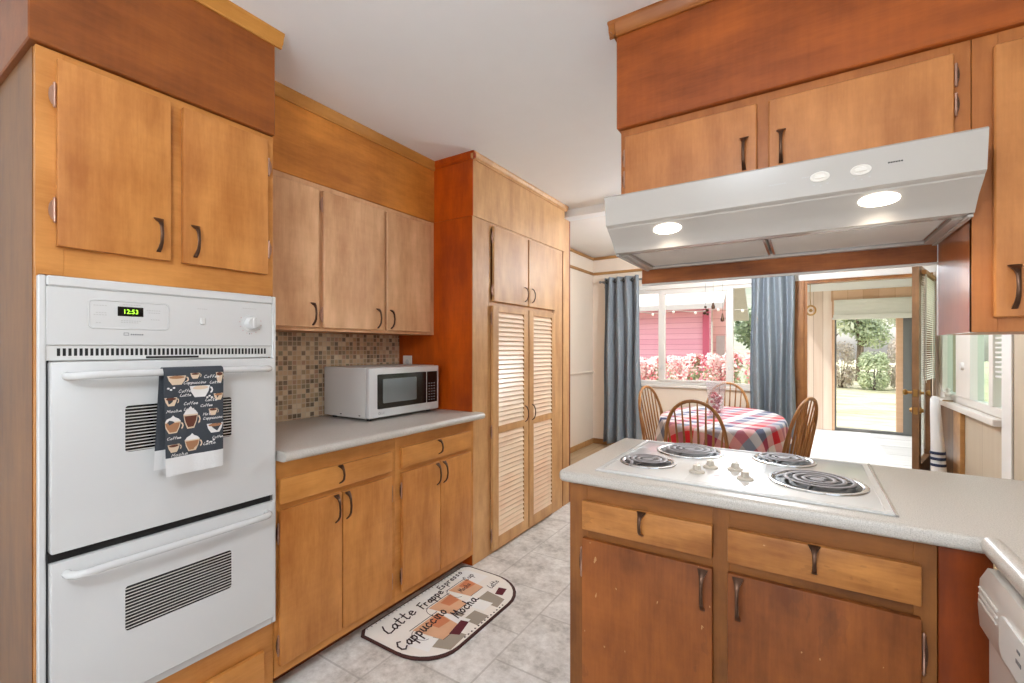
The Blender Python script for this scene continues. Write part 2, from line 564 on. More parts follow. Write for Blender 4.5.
def m_mwwin():
    m, nt, p = new_mat('microwave_glass')
    p.inputs['Base Color'].default_value = rgb(120, 128, 132)
    p.inputs['Roughness'].default_value = 0.08
    p.inputs['Metallic'].default_value = 0.35
    return m


M['mwwin'] = m_mwwin()


def m_vase():
    m, nt, p = new_mat('cloudy_vase_glass')
    p.inputs['Base Color'].default_value = rgb(226, 224, 232)
    p.inputs['Roughness'].default_value = 0.1
    t = nt.nodes.new('ShaderNodeBsdfTransparent')
    mx = nt.nodes.new('ShaderNodeMixShader')
    mx.inputs[0].default_value = 0.2
    nt.links.new(t.outputs[0], mx.inputs[1])
    nt.links.new(p.outputs[0], mx.inputs[2])
    out = [n for n in nt.nodes if n.type == 'OUTPUT_MATERIAL'][0]
    nt.links.new(mx.outputs[0], out.inputs[0])
    return m


M['vase_glass'] = m_vase()


# ------------------------------------------------------------------ helpers: geometry
class MB:
    def __init__(s):
        s.bm = bmesh.new()
        s.mi = 0

    def _add(s, verts, faces):
        vs = [s.bm.verts.new(v) for v in verts]
        out = []
        for f in faces:
            try:
                nf = s.bm.faces.new([vs[i] for i in f])
                nf.material_index = s.mi
                out.append(nf)
            except ValueError:
                pass
        return vs, out

    def box(s, x0, x1, y0, y1, z0, z1, bev=0.0, seg=1):
        x0, x1 = min(x0, x1), max(x0, x1)
        y0, y1 = min(y0, y1), max(y0, y1)
        z0, z1 = min(z0, z1), max(z0, z1)
        v = [(x0, y0, z0), (x1, y0, z0), (x1, y1, z0), (x0, y1, z0), (x0, y0, z1), (x1, y0, z1), (x1, y1, z1), (x0, y1, z1)]
        f = [(0, 3, 2, 1), (4, 5, 6, 7), (0, 1, 5, 4), (1, 2, 6, 5), (2, 3, 7, 6), (3, 0, 4, 7)]
        vs, fs = s._add(v, f)
        if bev > 0:
            es = list({e for q in fs for e in q.edges})
            bmesh.ops.bevel(s.bm, geom=es, offset=bev, segments=seg, affect='EDGES', profile=0.6)
        return s

    def prism(s, poly, axis, a0, a1, bev=0.0, seg=1):
        """poly in the two other axes (cyclic order after axis: X->(Y,Z), Y->(X,Z), Z->(X,Y))"""
        def P(q, a):
            if axis == 'X':
                return (a, q[0], q[1])
            if axis == 'Y':
                return (q[0], a, q[1])
            return (q[0], q[1], a)
        n = len(poly)
        v = [P(q, a0) for q in poly] + [P(q, a1) for q in poly]
        f = [tuple(range(n)), tuple(range(2 * n - 1, n - 1, -1))]
        f += [(i, (i + 1) % n, n + (i + 1) % n, n + i) for i in range(n)]
        vs, fs = s._add(v, f)
        bmesh.ops.recalc_face_normals(s.bm, faces=fs)
        if bev > 0:
            es = [e for q in fs[:2] for e in q.edges]
            bmesh.ops.bevel(s.bm, geom=list(set(es)), offset=bev, segments=seg, affect='EDGES', profile=0.5)
        return s

    def tube(s, pts, r, n=8, closed=False, flat=1.0, up=None):
        pts = [Vector(p) for p in pts]
        rs = r if isinstance(r, (list, tuple)) else [r] * len(pts)
        rings = []
        prev = None
        L = len(pts)
        for i, p in enumerate(pts):
            if closed:
                t = pts[(i + 1) % L] - pts[i - 1]
            else:
                t = pts[min(i + 1, L - 1)] - pts[max(i - 1, 0)]
            t.normalize()
            if up is not None:
                a = Vector(up).cross(t)
            elif prev is None:
                a = Vector((0, 0, 1)).cross(t)
                if a.length < 0.1:
                    a = Vector((1, 0, 0)).cross(t)
            else:
                a = prev - t * prev.dot(t)
            a.normalize()
            b = t.cross(a)
            prev = a
            rings.append([p + a * (rs[i] * cos(2 * pi * k / n)) + b * (rs[i] * flat * sin(2 * pi * k / n)) for k in range(n)])
        v = [q for rr in rings for q in rr]
        f = []
        for i in range(L if closed else L - 1):
            j = (i + 1) % L
            for k in range(n):
                f.append((i * n + k, i * n + (k + 1) % n, j * n + (k + 1) % n, j * n + k))
        if not closed:
            f.append(tuple(range(n - 1, -1, -1)))
            f.append(tuple((L - 1) * n + k for k in range(n)))
        s._add(v, f)
        return s

    def lathe(s, prof, c, n=24, axis='Z', sx=1.0, sy=1.0):
        """prof: list of (radius, height)"""
        c = Vector(c)
        v, f = [], []
        for (r, h) in prof:
            for k in range(n):
                a = 2 * pi * k / n
                x, y = r * cos(a) * sx, r * sin(a) * sy
                if axis == 'Z':
                    q = (x, y, h)
                elif axis == 'X':
                    q = (h, x, y)
                else:
                    q = (y, h, x)
                v.append(c + Vector(q))
        for i in range(len(prof) - 1):
            for k in range(n):
                f.append((i * n + k, i * n + (k + 1) % n, (i + 1) * n + (k + 1) % n, (i + 1) * n + k))
        if prof[0][0] > 1e-6:
            f.append(tuple(range(n - 1, -1, -1)))
        if prof[-1][0] > 1e-6:
            f.append(tuple((len(prof) - 1) * n + k for k in range(n)))
        s._add(v, f)
        return s

    def grid(s, fn, nu, nv, closed_u=False):
        v = [fn(i / nu, j / nv) for j in range(nv + 1) for i in range(nu + (0 if closed_u else 1))]
        w = nu if closed_u else nu + 1
        f = []
        for j in range(nv):
            for i in range(nu):
                i2 = (i + 1) % w if closed_u else i + 1
                f.append((j * w + i, j * w + i2, (j + 1) * w + i2, (j + 1) * w + i))
        s._add(v, f)
        return s

    def loft(s, secs):
        """secs: list of rings (lists of points, same length), capped"""
        n = len(secs[0])
        v = [q for r in secs for q in r]
        f = []
        for i in range(len(secs) - 1):
            for k in range(n):
                f.append((i * n + k, i * n + (k + 1) % n, (i + 1) * n + (k + 1) % n, (i + 1) * n + k))
        f.append(tuple(range(n - 1, -1, -1)))
        f.append(tuple((len(secs) - 1) * n + k for k in range(n)))
        s._add(v, f)
        return s

    def poly(s, pts):
        s._add(pts, [tuple(range(len(pts)))])
        return s

    def leaves(s, c, rad, n, size, shell=0.45, boxy=1.0):
        for _ in range(n):
            d = Vector((random.gauss(0, 1), random.gauss(0, 1), random.gauss(0, 1))).normalized()
            q = shell + (1 - shell) * random.random() ** 0.5
            e = Vector([math.copysign(abs(t) ** boxy, t) for t in d])
            p = Vector(c) + Vector((e.x * rad[0], e.y * rad[1], e.z * rad[2])) * q
            a = Vector((random.gauss(0, 1), random.gauss(0, 1), random.gauss(0, 1))).normalized()
            b = a.cross(d if abs(a.dot(d)) < 0.95 else Vector((0, 0, 1))).normalized()
            k = size * (0.6 + 0.8 * random.random())
            s._add([p - a * k, p - b * k * 0.5, p + a * k, p + b * k * 0.5], [(0, 1, 2, 3)])
        return s


ORG = {}


def org(o):
    return ORG.get(o.name, Vector((0, 0, 0))) if o is not None else Vector((0, 0, 0))


def obj(name, mb, mat, parent=None, kind=None, smooth=35, label=None, recalc=True):
    me = bpy.data.meshes.new(name)
    if recalc:
        bmesh.ops.recalc_face_normals(mb.bm, faces=mb.bm.faces)
    off = org(parent)
    if off.length > 0:
        bmesh.ops.translate(mb.bm, verts=mb.bm.verts, vec=-off)
    mb.bm.to_mesh(me)
    mb.bm.free()
    for m in (mat if isinstance(mat, (list, tuple)) else [mat]):
        me.materials.append(m)
    if smooth:
        for q in me.polygons:
            q.use_smooth = True
        me.set_sharp_from_angle(angle=radians(smooth))
    o = bpy.data.objects.new(name, me)
    COL.objects.link(o)
    if parent is not None:
        o.parent = parent
        ORG[o.name] = off
    if kind:
        o['kind'] = kind
    if label:
        o['label'] = label
    return o


def thing(name, label, cat, loc=(0, 0, 0), group=None):
    o = bpy.data.objects.new(name, None)
    COL.objects.link(o)
    o.empty_display_size = 0.05
    o.location = loc
    ORG[o.name] = Vector(loc)
    o['label'] = label
    o['category'] = cat
    if group:
        o['group'] = group
    return o


def tag(o, label, cat, group=None):
    o['label'] = label
    o['category'] = cat
    if group:
        o['group'] = group
    return o


def struct(name, mb, mat, parent=None, smooth=35):
    return obj(name, mb, mat, parent, kind='structure' if parent is None else None, smooth=smooth)


def estruct(name, loc=(0, 0, 0)):
    o = bpy.data.objects.new(name, None)
    COL.objects.link(o)
    o.location = loc
    ORG[o.name] = Vector(loc)
    o['kind'] = 'structure'
    return o


def copy_tree(o, parent=None):
    c = o.copy()
    COL.objects.link(c)
    if parent is not None:
        c.parent = parent
    for ch in list(o.children):
        copy_tree(ch, c)
    return c


_tcache = {}


def text_shape(txt, size=1.0, shear=0.0):
    """2-D verts and faces of a text (baseline at 0, left at 0)"""
    key = (txt, shear)
    if key not in _tcache:
        cu = bpy.data.curves.new('lettering', 'FONT')
        cu.body = txt
        cu.size = 1.0
        cu.shear = shear
        cu.resolution_u = 2
        o = bpy.data.objects.new('lettering', cu)
        COL.objects.link(o)
        dg = bpy.context.evaluated_depsgraph_get()
        dg.update()
        ev = o.evaluated_get(dg)
        me = ev.to_mesh()
        _tcache[key] = ([(v.co.x, v.co.y) for v in me.vertices], [tuple(q.vertices) for q in me.polygons])
        ev.to_mesh_clear()
        bpy.data.objects.remove(o)
        bpy.data.curves.remove(cu)
    vs, fs = _tcache[key]
    return [(x * size, y * size) for x, y in vs], fs


def put_text(mb, txt, size, fn, shear=0.0, center=False, width=None):
    vs, fs = text_shape(txt, size, shear)
    xs = [v[0] for v in vs]
    k = 1.0
    if width:
        k = width / (max(xs) - min(xs))
    ox = (max(xs) + min(xs)) / 2 * k if center else 0
    mb._add([fn(x * k - ox, y) for x, y in vs], fs)


STROKES = {
    'a': [[(.8, .85), (.45, 1), (.12, .65), (.12, .25), (.4, 0), (.7, .3), (.82, .95), (.8, .2), (1, .05)]],
    't': [[(.35, 1.8), (.3, .25), (.5, 0), (.8, .12)], [(0, 1.12), (.75, 1.2)]],
    'e': [[(.1, .45), (.75, .6), (.62, .93), (.32, .98), (.08, .6), (.15, .15), (.45, 0), (.9, .2)]],
    'p': [[(.1, 1), (.12, -.8)], [(.12, .7), (.42, 1), (.75, .8), (.74, .25), (.45, 0), (.13, .2)]],
    'u': [[(.1, 1), (.12, .25), (.35, 0), (.65, .2), (.75, 1), (.76, .2), (.95, .05)]],
    'c': [[(.75, .85), (.45, 1), (.1, .6), (.15, .15), (.45, 0), (.9, .2)]],
    'i': [[(.2, 1), (.22, .2), (.42, .05)], [(.22, 1.38), (.27, 1.46)]],
    'n': [[(.1, 1), (.12, 0)], [(.12, .6), (.4, 1), (.66, .85), (.7, .15), (.9, .05)]],
    'o': [[(.45, 1), (.12, .65), (.15, .18), (.45, 0), (.76, .3), (.74, .8), (.45, 1)]],
    'r': [[(.1, 1), (.12, 0)], [(.12, .6), (.35, .95), (.65, .95)]],
    's': [[(.65, .9), (.35, 1), (.12, .75), (.6, .35), (.45, .02), (.1, .1)]],
    'h': [[(.1, 1.9), (.12, 0)], [(.12, .6), (.4, 1), (.66, .8), (.7, .15), (.9, .05)]],
    'f': [[(.72, 1.75), (.5, 1.9), (.32, 1.5), (.3, 0)], [(0, 1), (.65, 1.05)]],
    'L': [[(.45, 1.9), (.15, 1.2), (.1, .3), (.4, .05), (1.1, .15)]],
    'C': [[(1, 1.6), (.6, 1.85), (.12, 1.2), (.15, .4), (.55, 0), (1.1, .3)]],
    'F': [[(.2, 1.8), (.15, 0)], [(0, 1.75), (1, 1.85)], [(.17, 1), (.75, 1.05)]],
    'E': [[(.95, 1.75), (.3, 1.7), (.25, 1), (.2, .1), (1, .05)], [(.25, .95), (.8, 1)]],
    'M': [[(.05, 0), (.25, 1.8), (.65, .6), (1.05, 1.8), (1.25, 0)]],
    'H': [[(.1, 1.8), (.12, 0)], [(.9, 1.8), (.92, 0)], [(.1, .95), (.9, 1)]],
    '.': [[(.1, 0), (.2, .1)]],
    ' ': [],
}


def write(mb, txt, width, xh, pen, fn):
    """hand-lettered word as narrow ribbons; fn maps (x along, y up) in metres to a point"""
    x, segs = 0.0, []
    for ch_ in txt:
        for st in STROKES[ch_]:
            segs.append([(x + a, b_) for a, b_ in st])
        x += (1.45 if ch_ in 'MC' else 0.55 if ch_ in 'i.' else 1.12)
    k = width / x
    for st in segs:
        q = [(a * k, b_ * xh) for a, b_ in st]
        for (x0, y0), (x1, y1) in zip(q, q[1:]):
            d = sqrt((x1 - x0) ** 2 + (y1 - y0) ** 2) or 1e-6
            tx, ty = (x1 - x0) / d * pen * 0.5, (y1 - y0) / d * pen * 0.5
            mb._add([fn(x0 - tx - ty, y0 - ty + tx), fn(x0 - tx + ty, y0 - ty - tx), fn(x1 + tx + ty, y1 + ty - tx), fn(x1 + tx - ty, y1 + ty + tx)], [(0, 1, 2, 3)])


# handle: n outward, u along the pull
def pull(mb, c, n, u, L=0.1, flare=True):
    c, n, u = Vector(c), Vector(n).normalized(), Vector(u).normalized()
    w = n.cross(u)
    if flare:
        S = [(0.5, 0.001, 0.013, 0.003), (0.47, 0.004, 0.0125, 0.004), (0.38, 0.018, 0.0065, 0.006), (0.25, 0.025, 0.0045, 0.005), (0.0, 0.029, 0.004, 0.005),
             (-0.25, 0.025, 0.0045, 0.005), (-0.38, 0.016, 0.005, 0.005), (-0.47, 0.004, 0.0055, 0.004), (-0.5, 0.001, 0.006, 0.003)]
    else:
        S = [(0.5, 0.001, 0.006, 0.004), (0.4, 0.016, 0.0045, 0.005), (0.2, 0.025, 0.004, 0.005), (0, 0.027, 0.004, 0.005),
             (-0.2, 0.025, 0.004, 0.005), (-0.4, 0.016, 0.0045, 0.005), (-0.5, 0.001, 0.006, 0.004)]
    rings = []
    for i, (a, h, ww, t) in enumerate(S):
        j0, j1 = max(i - 1, 0), min(i + 1, len(S) - 1)
        tg = (u * (S[j1][0] - S[j0][0]) * L + n * (S[j1][1] - S[j0][1])).normalized()
        nn = w.cross(tg).normalized()
        p = c + u * (a * L) + n * h
        rings.append([p + w * ww + nn * t * 0.3, p + w * ww * 0.5 + nn * t * 0.6, p - w * ww * 0.5 + nn * t * 0.6, p - w * ww + nn * t * 0.3,
                      p - w * ww * 0.9 - nn * t * 0.5, p + w * ww * 0.9 - nn * t * 0.5])
    mb.loft(rings)


def handle(parent, c, n, u=(0, 0, 1), L=0.1, mat='bronze', flare=True):
    b = MB()
    pull(b, c, n, u, L, flare)
    return obj('handle', b, M[mat], parent, smooth=50)


def hinge(parent, c, n, side, mat='copper', L=0.055):  # barrel always coppery
    """surface hinge: long barrel with finials and a thin leaf spreading to one side"""
    b = MB()
    c, n, s_ = Vector(c), Vector(n).normalized(), Vector(side).normalized()
    up = Vector((0, 0, 1))
    pts = [c + n * 0.004 + up * (L * t) for t in (-0.62, -0.55, -0.5, -0.2, -0.19, 0.2, 0.21, 0.5, 0.55, 0.62)]
    b.tube(pts, [0.001, 0.004, 0.0032, 0.0042, 0.0034, 0.0034, 0.0042, 0.0032, 0.004, 0.001], 8)
    b.mi = 1
    ring = []
    for d in (0.0005, 0.003):
        ring.append([c + n * d + s_ * ((0.0115 if mat == 'copper' else 0.0075) * cos(a)) * (1 if cos(a) > 0 else 0.1) + up * (L * 0.5 * sin(a)) for a in [2 * pi * k / 12 for k in range(12)]])
    b.loft(ring)
    return obj('hinge', b, [M['copper'], M[mat]], parent, smooth=50)


# ------------------------------------------------------------------ room shell
CZ = 2.457      # kitchen ceiling
DZ = 2.53       # dining ceiling
XL, XLD = -2.28, -2.43
XR = 1.06
YB = -3.6
YH = 3.5        # header between kitchen and dining room
YF = 5.86       # far wall of the dining room

struct('floor', MB().box(XL - 0.1, XR + 0.1, YB - 0.1, 3.6, -0.12, 0.0), M['floor'])
struct('floor_dining', MB().box(XLD - 0.1, XR + 0.1, 3.6, YF + 0.12, -0.12, 0.0), M['dining_floor'])
struct('ceiling', MB().box(XL - 0.1, XR + 0.1, YB - 0.1, YH, CZ, CZ + 0.3), M['ceiling'])
struct('ceiling_dining', MB().box(XLD - 0.1, XR + 0.1, YH + 0.12, YF + 0.12, DZ, DZ + 0.25), M['wall_white'])
struct('ceiling_header', MB().box(XLD - 0.1, XR + 0.1, YH, YH + 0.12, 2.395, CZ + 0.3), M['ceiling'])
struct('wall_left', MB().box(XL - 0.12, XL, YB, 3.52, 0, CZ + 0.2), M['wall_white'])
b = MB().box(XLD - 0.12, XLD, 3.52, YF + 0.12, 0, DZ + 0.1)
b.box(XLD - 0.12, XL, 3.4, 3.53, 0, DZ + 0.1)
struct('wall_dining_left', b, M['wall'])
b = MB()
b.box(XLD, XLD + 0.02, 3.56, YF, 0.96, 0.985, 0.004)
struct('trim_1', b, M['wall'])


def wall_with_holes(name, axis, a0, a1, c0, c1, z0, z1, holes, mat):
    """wall running along one axis between a0..a1, thickness c0..c1, rectangular holes (h0,h1,zz0,zz1)"""
    b = MB()
    xs = sorted({a0, a1, *[h[0] for h in holes], *[h[1] for h in holes]})
    for i in range(len(xs) - 1):
        s0, s1 = xs[i], xs[i + 1]
        mid = (s0 + s1) / 2
        cuts = sorted([(h[2], h[3]) for h in holes if h[0] < mid < h[1]])
        z = z0
        segs = []
        for q0, q1 in cuts:
            if q0 > z:
                segs.append((z, q0))
            z = q1
        if z < z1:
            segs.append((z, z1))
        for q0, q1 in segs:
            if axis == 'X':
                b.box(s0, s1, c0, c1, q0, q1)
            else:
                b.box(c0, c1, s0, s1, q0, q1)
    return struct(name, b, mat)


WX0, WX1, WZ0, WZ1 = -1.86, -0.36, 0.84, 2.03     # dining window opening
DX0, DX1, DTOP = 0.0, 1.04, 2.02                   # porch door opening
wall_with_holes('wall_far', 'X', XLD - 0.12, XR + 0.1, YF, YF + 0.12, 0, DZ + 0.1,
                [(WX0, WX1, WZ0, WZ1), (DX0, DX1, 0, DTOP)], M['wall'])
wall_with_holes('wall_right', 'Y', YB, YF, XR, XR + 0.12, 0, DZ + 0.1,
                [(-1.7, 0.6, 0.96, 2.1), (4.12, 5.74, 0.84, 2.0)], M['right_wall'])
wall_with_holes('wall_back', 'X', XL - 0.1, XR + 0.1, YB - 0.12, YB, 0, CZ + 0.2, [(-1.7, 0.7, 0.0, 2.1)], M['wall_white'])
# baseboards and picture rails of the dining room
b = MB().box(XLD, -0.09, YF - 0.016, YF, 0, 0.07, 0.003)
struct('baseboard_far', b, M['rail_trim'])
b = MB().box(XLD, XLD + 0.016, 3.53, YF - 0.016, 0, 0.07, 0.003)
struct('baseboard_left', b, M['rail_trim'])
k = 2
for z in (2.505, 2.30):
    b = MB().box(XLD + 0.018, XR, YF - 0.018, YF, z - 0.018, z + 0.018, 0.004)
    b.box(XLD, XLD + 0.018, 3.63, YF, z - 0.018, z + 0.018, 0.004)
    struct('trim_%d' % k, b, M['rail_trim'])
    k += 1
struct('trim_4', MB().box(-2.46 + 0.2, WX0 - 0.02, YF - 0.014, YF, 2.095, 2.12, 0.003), M['rail_trim'])

# ------------------------------------------------------------------ soffits and crown mouldings
b = MB().box(XL, -1.645, 0.315, 0.9535, 2.078, CZ, 0.003)
struct('trim_5', b, M['soffit_y'])
struct('trim_6', MB().box(XL, -1.962, 0.955, 2.168, 2.082, CZ, 0.002), M['soffit_m'])
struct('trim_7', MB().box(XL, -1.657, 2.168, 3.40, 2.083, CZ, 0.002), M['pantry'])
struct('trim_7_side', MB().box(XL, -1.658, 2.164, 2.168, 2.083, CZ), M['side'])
struct('trim_8', MB().box(-0.567, XR, 1.583, 1.955, 2.078, CZ, 0.004), M['soffit_x'])


def crown(prof, axis, a0, a1, face, sign):
    """prof (out, down) from the ceiling line"""
    pts = [(face + sign * o, CZ - d) for o, d in prof]
    return MB().prism(pts, axis, a0, a1)


CP = [(-0.002, 0.0), (0.034, 0.0), (0.034, 0.008), (0.026, 0.016), (0.022, 0.034), (0.010, 0.044), (0.010, 0.05), (-0.002, 0.05)]
SP = [(o * 0.7, d * 0.8) for o, d in CP]
CP = [(o * 0.75, d) for o, d in CP]
b = crown(CP, 'Y', 0.29, 0.975, -1.645, 1)
struct('trim_9', b, M['crown'])
struct('trim_10', crown(CP, 'Y', 0.955, 2.168, -1.962, 1), M['crown'])
struct('trim_11', crown(SP, 'X', -1.955, -1.634, 2.164, -1), M['side'])
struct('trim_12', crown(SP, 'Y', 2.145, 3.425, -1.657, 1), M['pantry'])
struct('trim_13', crown(CP, 'X', -0.59, XR, 1.583, -1), M['crown_x'])
struct('trim_14', crown(CP, 'Y', 1.56, 1.98, -0.567, -1), M['crown_x'])

# ------------------------------------------------------------------ oven cabinet
cab = thing('oven_cabinet', 'tall maple cabinet built around the white double oven, two doors above it', 'cabinet', (-1.96, 0.64, 0))
b = MB()
FX = -1.66
b.box(XL + 0.004, FX - 0.0205, 0.329, 0.347, 0.0, 2.076)             # left side panel
obj('side_panel', b, M['side_tan'], cab)
b = MB()
b.box(XL + 0.004, FX - 0.0205, 0.938, 0.954, 0.0, 2.076)
b.box(XL + 0.004, XL + 0.02, 0.347, 0.938, 0.07, 2.076)
b.box(XL + 0.02, FX - 0.004, 0.347, 0.938, 1.49, 1.51)
b.box(XL + 0.02, FX - 0.004, 0.347, 0.938, 0.262, 0.28)
b.box(XL + 0.02, FX - 0.004, 0.347, 0.938, 2.06, 2.076)
obj('carcass', b, M['frame_v'], cab)
b = MB()
b.box(FX - 0.02, FX, 0.331, 0.385, 1.486, 2.0755, 0.001)
b.box(FX - 0.02, FX, 0.905, 0.9535, 1.486, 2.0755, 0.001)
b.box(FX - 0.02, FX, 0.385, 0.905, 1.486, 1.585)
b.box(FX - 0.02, FX, 0.385, 0.905, 2.03, 2.0755)
b.box(FX - 0.02, FX, 0.625, 0.66, 1.585, 2.03)
b.box(FX - 0.02, FX, 0.331, 0.9535, 0.0, 0.288, 0.001)
b.box(FX - 0.02, FX, 0.331, 0.336, 0.288, 1.486)
b.box(FX - 0.02, FX, 0.9495, 0.9535, 0.288, 1.486)
obj('face_frame', b, M['door_y'], cab)
for (y0, y1, hy, hs) in ((0.368, 0.622, 0.589, 0.364), (0.655, 0.925, 0.688, 0.93)):
    d = obj('door', MB().box(FX + 0.001, FX + 0.02, y0, y1, 1.562, 2.052, 0.004, 2), M['door_v'], cab)
    handle(d, (FX + 0.02, hy, 1.635), (1, 0, 0), L=0.1)
    for hz in (1.655, 1.955):
        hinge(d, (FX + 0.006 + 0.004, hs, hz), (1, 0, 0), (0, -1 if hs < 0.6 else 1, 0))
d = obj('drawer', MB().box(FX + 0.001, FX + 0.018, 0.37, 0.912, 0.08, 0.20, 0.004, 2), M['door_y'], cab)

# ------------------------------------------------------------------ double wall oven
ov = thing('double_wall_oven', 'white double wall oven with a green 12:53 clock', 'oven', (-1.96, 0.64, 0.285))
b = MB()
b.box(XL + 0.06, FX + 0.003, 0.352, 0.934, 0.29, 1.478)
obj('body', b, M['white_matte'], ov)
b = MB()
b.box(FX + 0.001, -1.64, 0.332, 0.347, 0.288, 1.483, 0.003)
b.box(FX + 0.001, -1.64, 0.939, 0.954, 0.288, 1.483, 0.003)
b.box(FX + 0.001, -1.636, 0.347, 0.939, 1.456, 1.483, 0.004)
b.box(FX + 0.001, -1.64, 0.347, 0.939, 0.288, 0.312, 0.003)
obj('trim_frame', b, M['white'], ov)
b = MB().box(FX + 0.002, -1.641, 0.347, 0.939, 1.302, 1.456, 0.002)
b.mi = 1
for (y, z, w) in ((0.44, 1.412, 0.03), (0.445, 1.392, 0.028), (0.44, 1.386, 0.035), (0.445, 1.364, 0.018), (0.50, 1.372, 0.05), (0.50, 1.367, 0.046),
                  (0.56, 1.405, 0.04), (0.565, 1.398, 0.035), (0.57, 1.378, 0.026), (0.505, 1.418, 0.045), (0.695, 1.42, 0.03), (0.835, 1.432, 0.05)):
    for j in range(int(w / 0.006)):
        b.box(-1.6411, -1.6405, y + j * 0.006, y + j * 0.006 + 0.004, z, z + 0.0022)
cp = obj('control_panel', b, [M['white'], M['faint_print']], ov)
# membrane pad with a raised rim
b = MB()
pts = []
Y0, Y1, Z0, Z1, rr = 0.43, 0.615, 1.35, 1.428, 0.01
for (cy, cz, a0) in ((Y1 - rr, Z1 - rr, 0), (Y0 + rr, Z1 - rr, 90), (Y0 + rr, Z0 + rr, 180), (Y1 - rr, Z0 + rr, 270)):
    for q in range(5):
        a = radians(a0 + q * 22.5)
        pts.append((-1.6405, cy + rr * cos(a), cz + rr * sin(a)))
b.tube(pts, 0.0022, 6, closed=True)
obj('keypad_rim', b, M['white'], cp)
b = MB()
b.box(-1.6411, -1.6405, 0.506, 0.507, 1.331, 1.339)
b.box(-1.6411, -1.6405, 0.517, 0.518, 1.331, 1.339)
b.box(-1.6411, -1.6405, 0.506, 0.518, 1.331, 1.3325)
b.box(-1.6411, -1.6405, 0.506, 0.518, 1.3375, 1.339)
for j in range(7):
    b.box(-1.6411, -1.6405, 0.522 + j * 0.0045, 0.525 + j * 0.0045, 1.332, 1.336)
obj('maker_mark', b, M['grey_print'], cp)
ck = obj('clock_display', MB().box(-1.6412, -1.6395, 0.492, 0.552, 1.386, 1.413, 0.0006), M['black'], cp)
b = MB()
put_text(b, '12:53', 0.018, lambda x, y: (-1.639, 0.523 + x, 1.3935 + y), center=True, width=0.032)
obj('clock_digits', b, M['lcd'], cp, smooth=0, recalc=False)
b = MB().lathe([(0.0, 0.026), (0.018, 0.025), (0.021, 0.018), (0.023, 0.004), (0.03, 0.002), (0.03, 0.0)], (-1.641, 0.862, 1.382), 28, 'X')
b.box(-1.6415, -1.612, 0.857, 0.867, 1.363, 1.401, 0.002)
obj('knob', b, M['white'], cp)
b = MB()
for a in range(150, 400, 25):
    b.box(-1.6411, -1.6405, 0.862 + 0.037 * cos(radians(a)) - 0.0015, 0.862 + 0.037 * cos(radians(a)) + 0.0015,
          1.382 + 0.037 * sin(radians(a)) - 0.0012, 1.382 + 0.037 * sin(radians(a)) + 0.0012)
obj('dial_marks', b, M['pink_print'], cp)
obj('indicator', MB().lathe([(0.002, 0), (0.002, 0.0008), (0, 0.001)], (-1.6408, 0.858, 1.345), 10, 'X'), M['grey_print'], cp)
obj('rocker_switch', MB().box(-1.6415, -1.634, 0.702, 0.716, 1.37, 1.393, 0.002), M['white_matte'], cp)
b = MB().box(FX + 0.002, -1.646, 0.347, 0.939, 1.262, 1.302, 0.001)
vt = obj('vent_strip', b, M['white_matte'], ov)
b = MB()
for j in range(50):
    y = 0.368 + j * 0.0111
    b.box(-1.6465, -1.6452, y, y + 0.0062, 1.274, 1.294)
obj('vent_slots', b, M['gap'], vt)
obj('vent_shadow_gap', MB().box(-1.6465, -1.6452, 0.56, 0.70, 1.2645, 1.2705), M['gap'], vt)


def rrect(y0, y1, z0, z1, r, n=4):
    out = []
    for (cy, cz, a0) in ((y1 - r, z1 - r, 0), (y0 + r, z1 - r, 90), (y0 + r, z0 + r, 180), (y1 - r, z0 + r, 270)):
        for q in range(n + 1):
            a = radians(a0 + q * 90 / n)
            out.append((cy + r * cos(a), cz + r * sin(a)))
    return out


def bar_handle(parent, y0, y1, z, x_door, x_out, mat):
    b = MB()
    pts = [(x_door, y0, z), (x_door + 0.02, y0 + 0.002, z), (x_out - 0.008, y0 + 0.012, z + 0.001), (x_out, y0 + 0.03, z + 0.002)]
    pts += [(x_out + 0.004 * sin(pi * t), y0 + 0.03 + (y1 - y0 - 0.06) * t, z + 0.003) for t in [i / 8 for i in range(1, 8)]]
    pts += [(x_out, y1 - 0.03, z + 0.002), (x_out - 0.008, y1 - 0.012, z + 0.001), (x_door + 0.02, y1 - 0.002, z), (x_door, y1, z)]
    b.tube(pts, 0.0105, 12, up=(1, 0, 0.001))
    return obj('handle', b, mat, parent, smooth=60)


for (z0, z1, wz0, wz1, hz) in ((0.765, 1.259, 1.0, 1.131, 1.222), (0.322, 0.742, 0.494, 0.62, 0.708)):
    d = obj('oven_door', MB().box(FX + 0.006, -1.617, 0.351, 0.936, z0, z1, 0.005, 2), M['white'], ov)
    obj('oven_window', MB().prism(rrect(0.502, 0.786, wz0, wz1, 0.008), 'X', -1.6172, -1.6162), M['ovenwin'], d)
    bar_handle(d, 0.380, 0.905, hz, -1.617, -1.574, M['white'])
b = MB().box(FX + 0.0035, -1.63, 0.347, 0.926, 0.743, 0.764)
b.box(FX + 0.0035, FX + 0.012, 0.3472, 0.353, 0.314, 1.262)
obj('door_gap_shade', b, M['gap'], ov)  # dark strip paints the shade in the gaps around the oven doors

# ------------------------------------------------------------------ tea towel on the oven handle
tw = thing('tea_towel', 'slate tea towel printed with coffee cups, hanging on the oven handle', 'towel', (-1.57, 0.65, 0.92))
BARX, BARZ, BR = -1.570, 1.2252, 0.0135


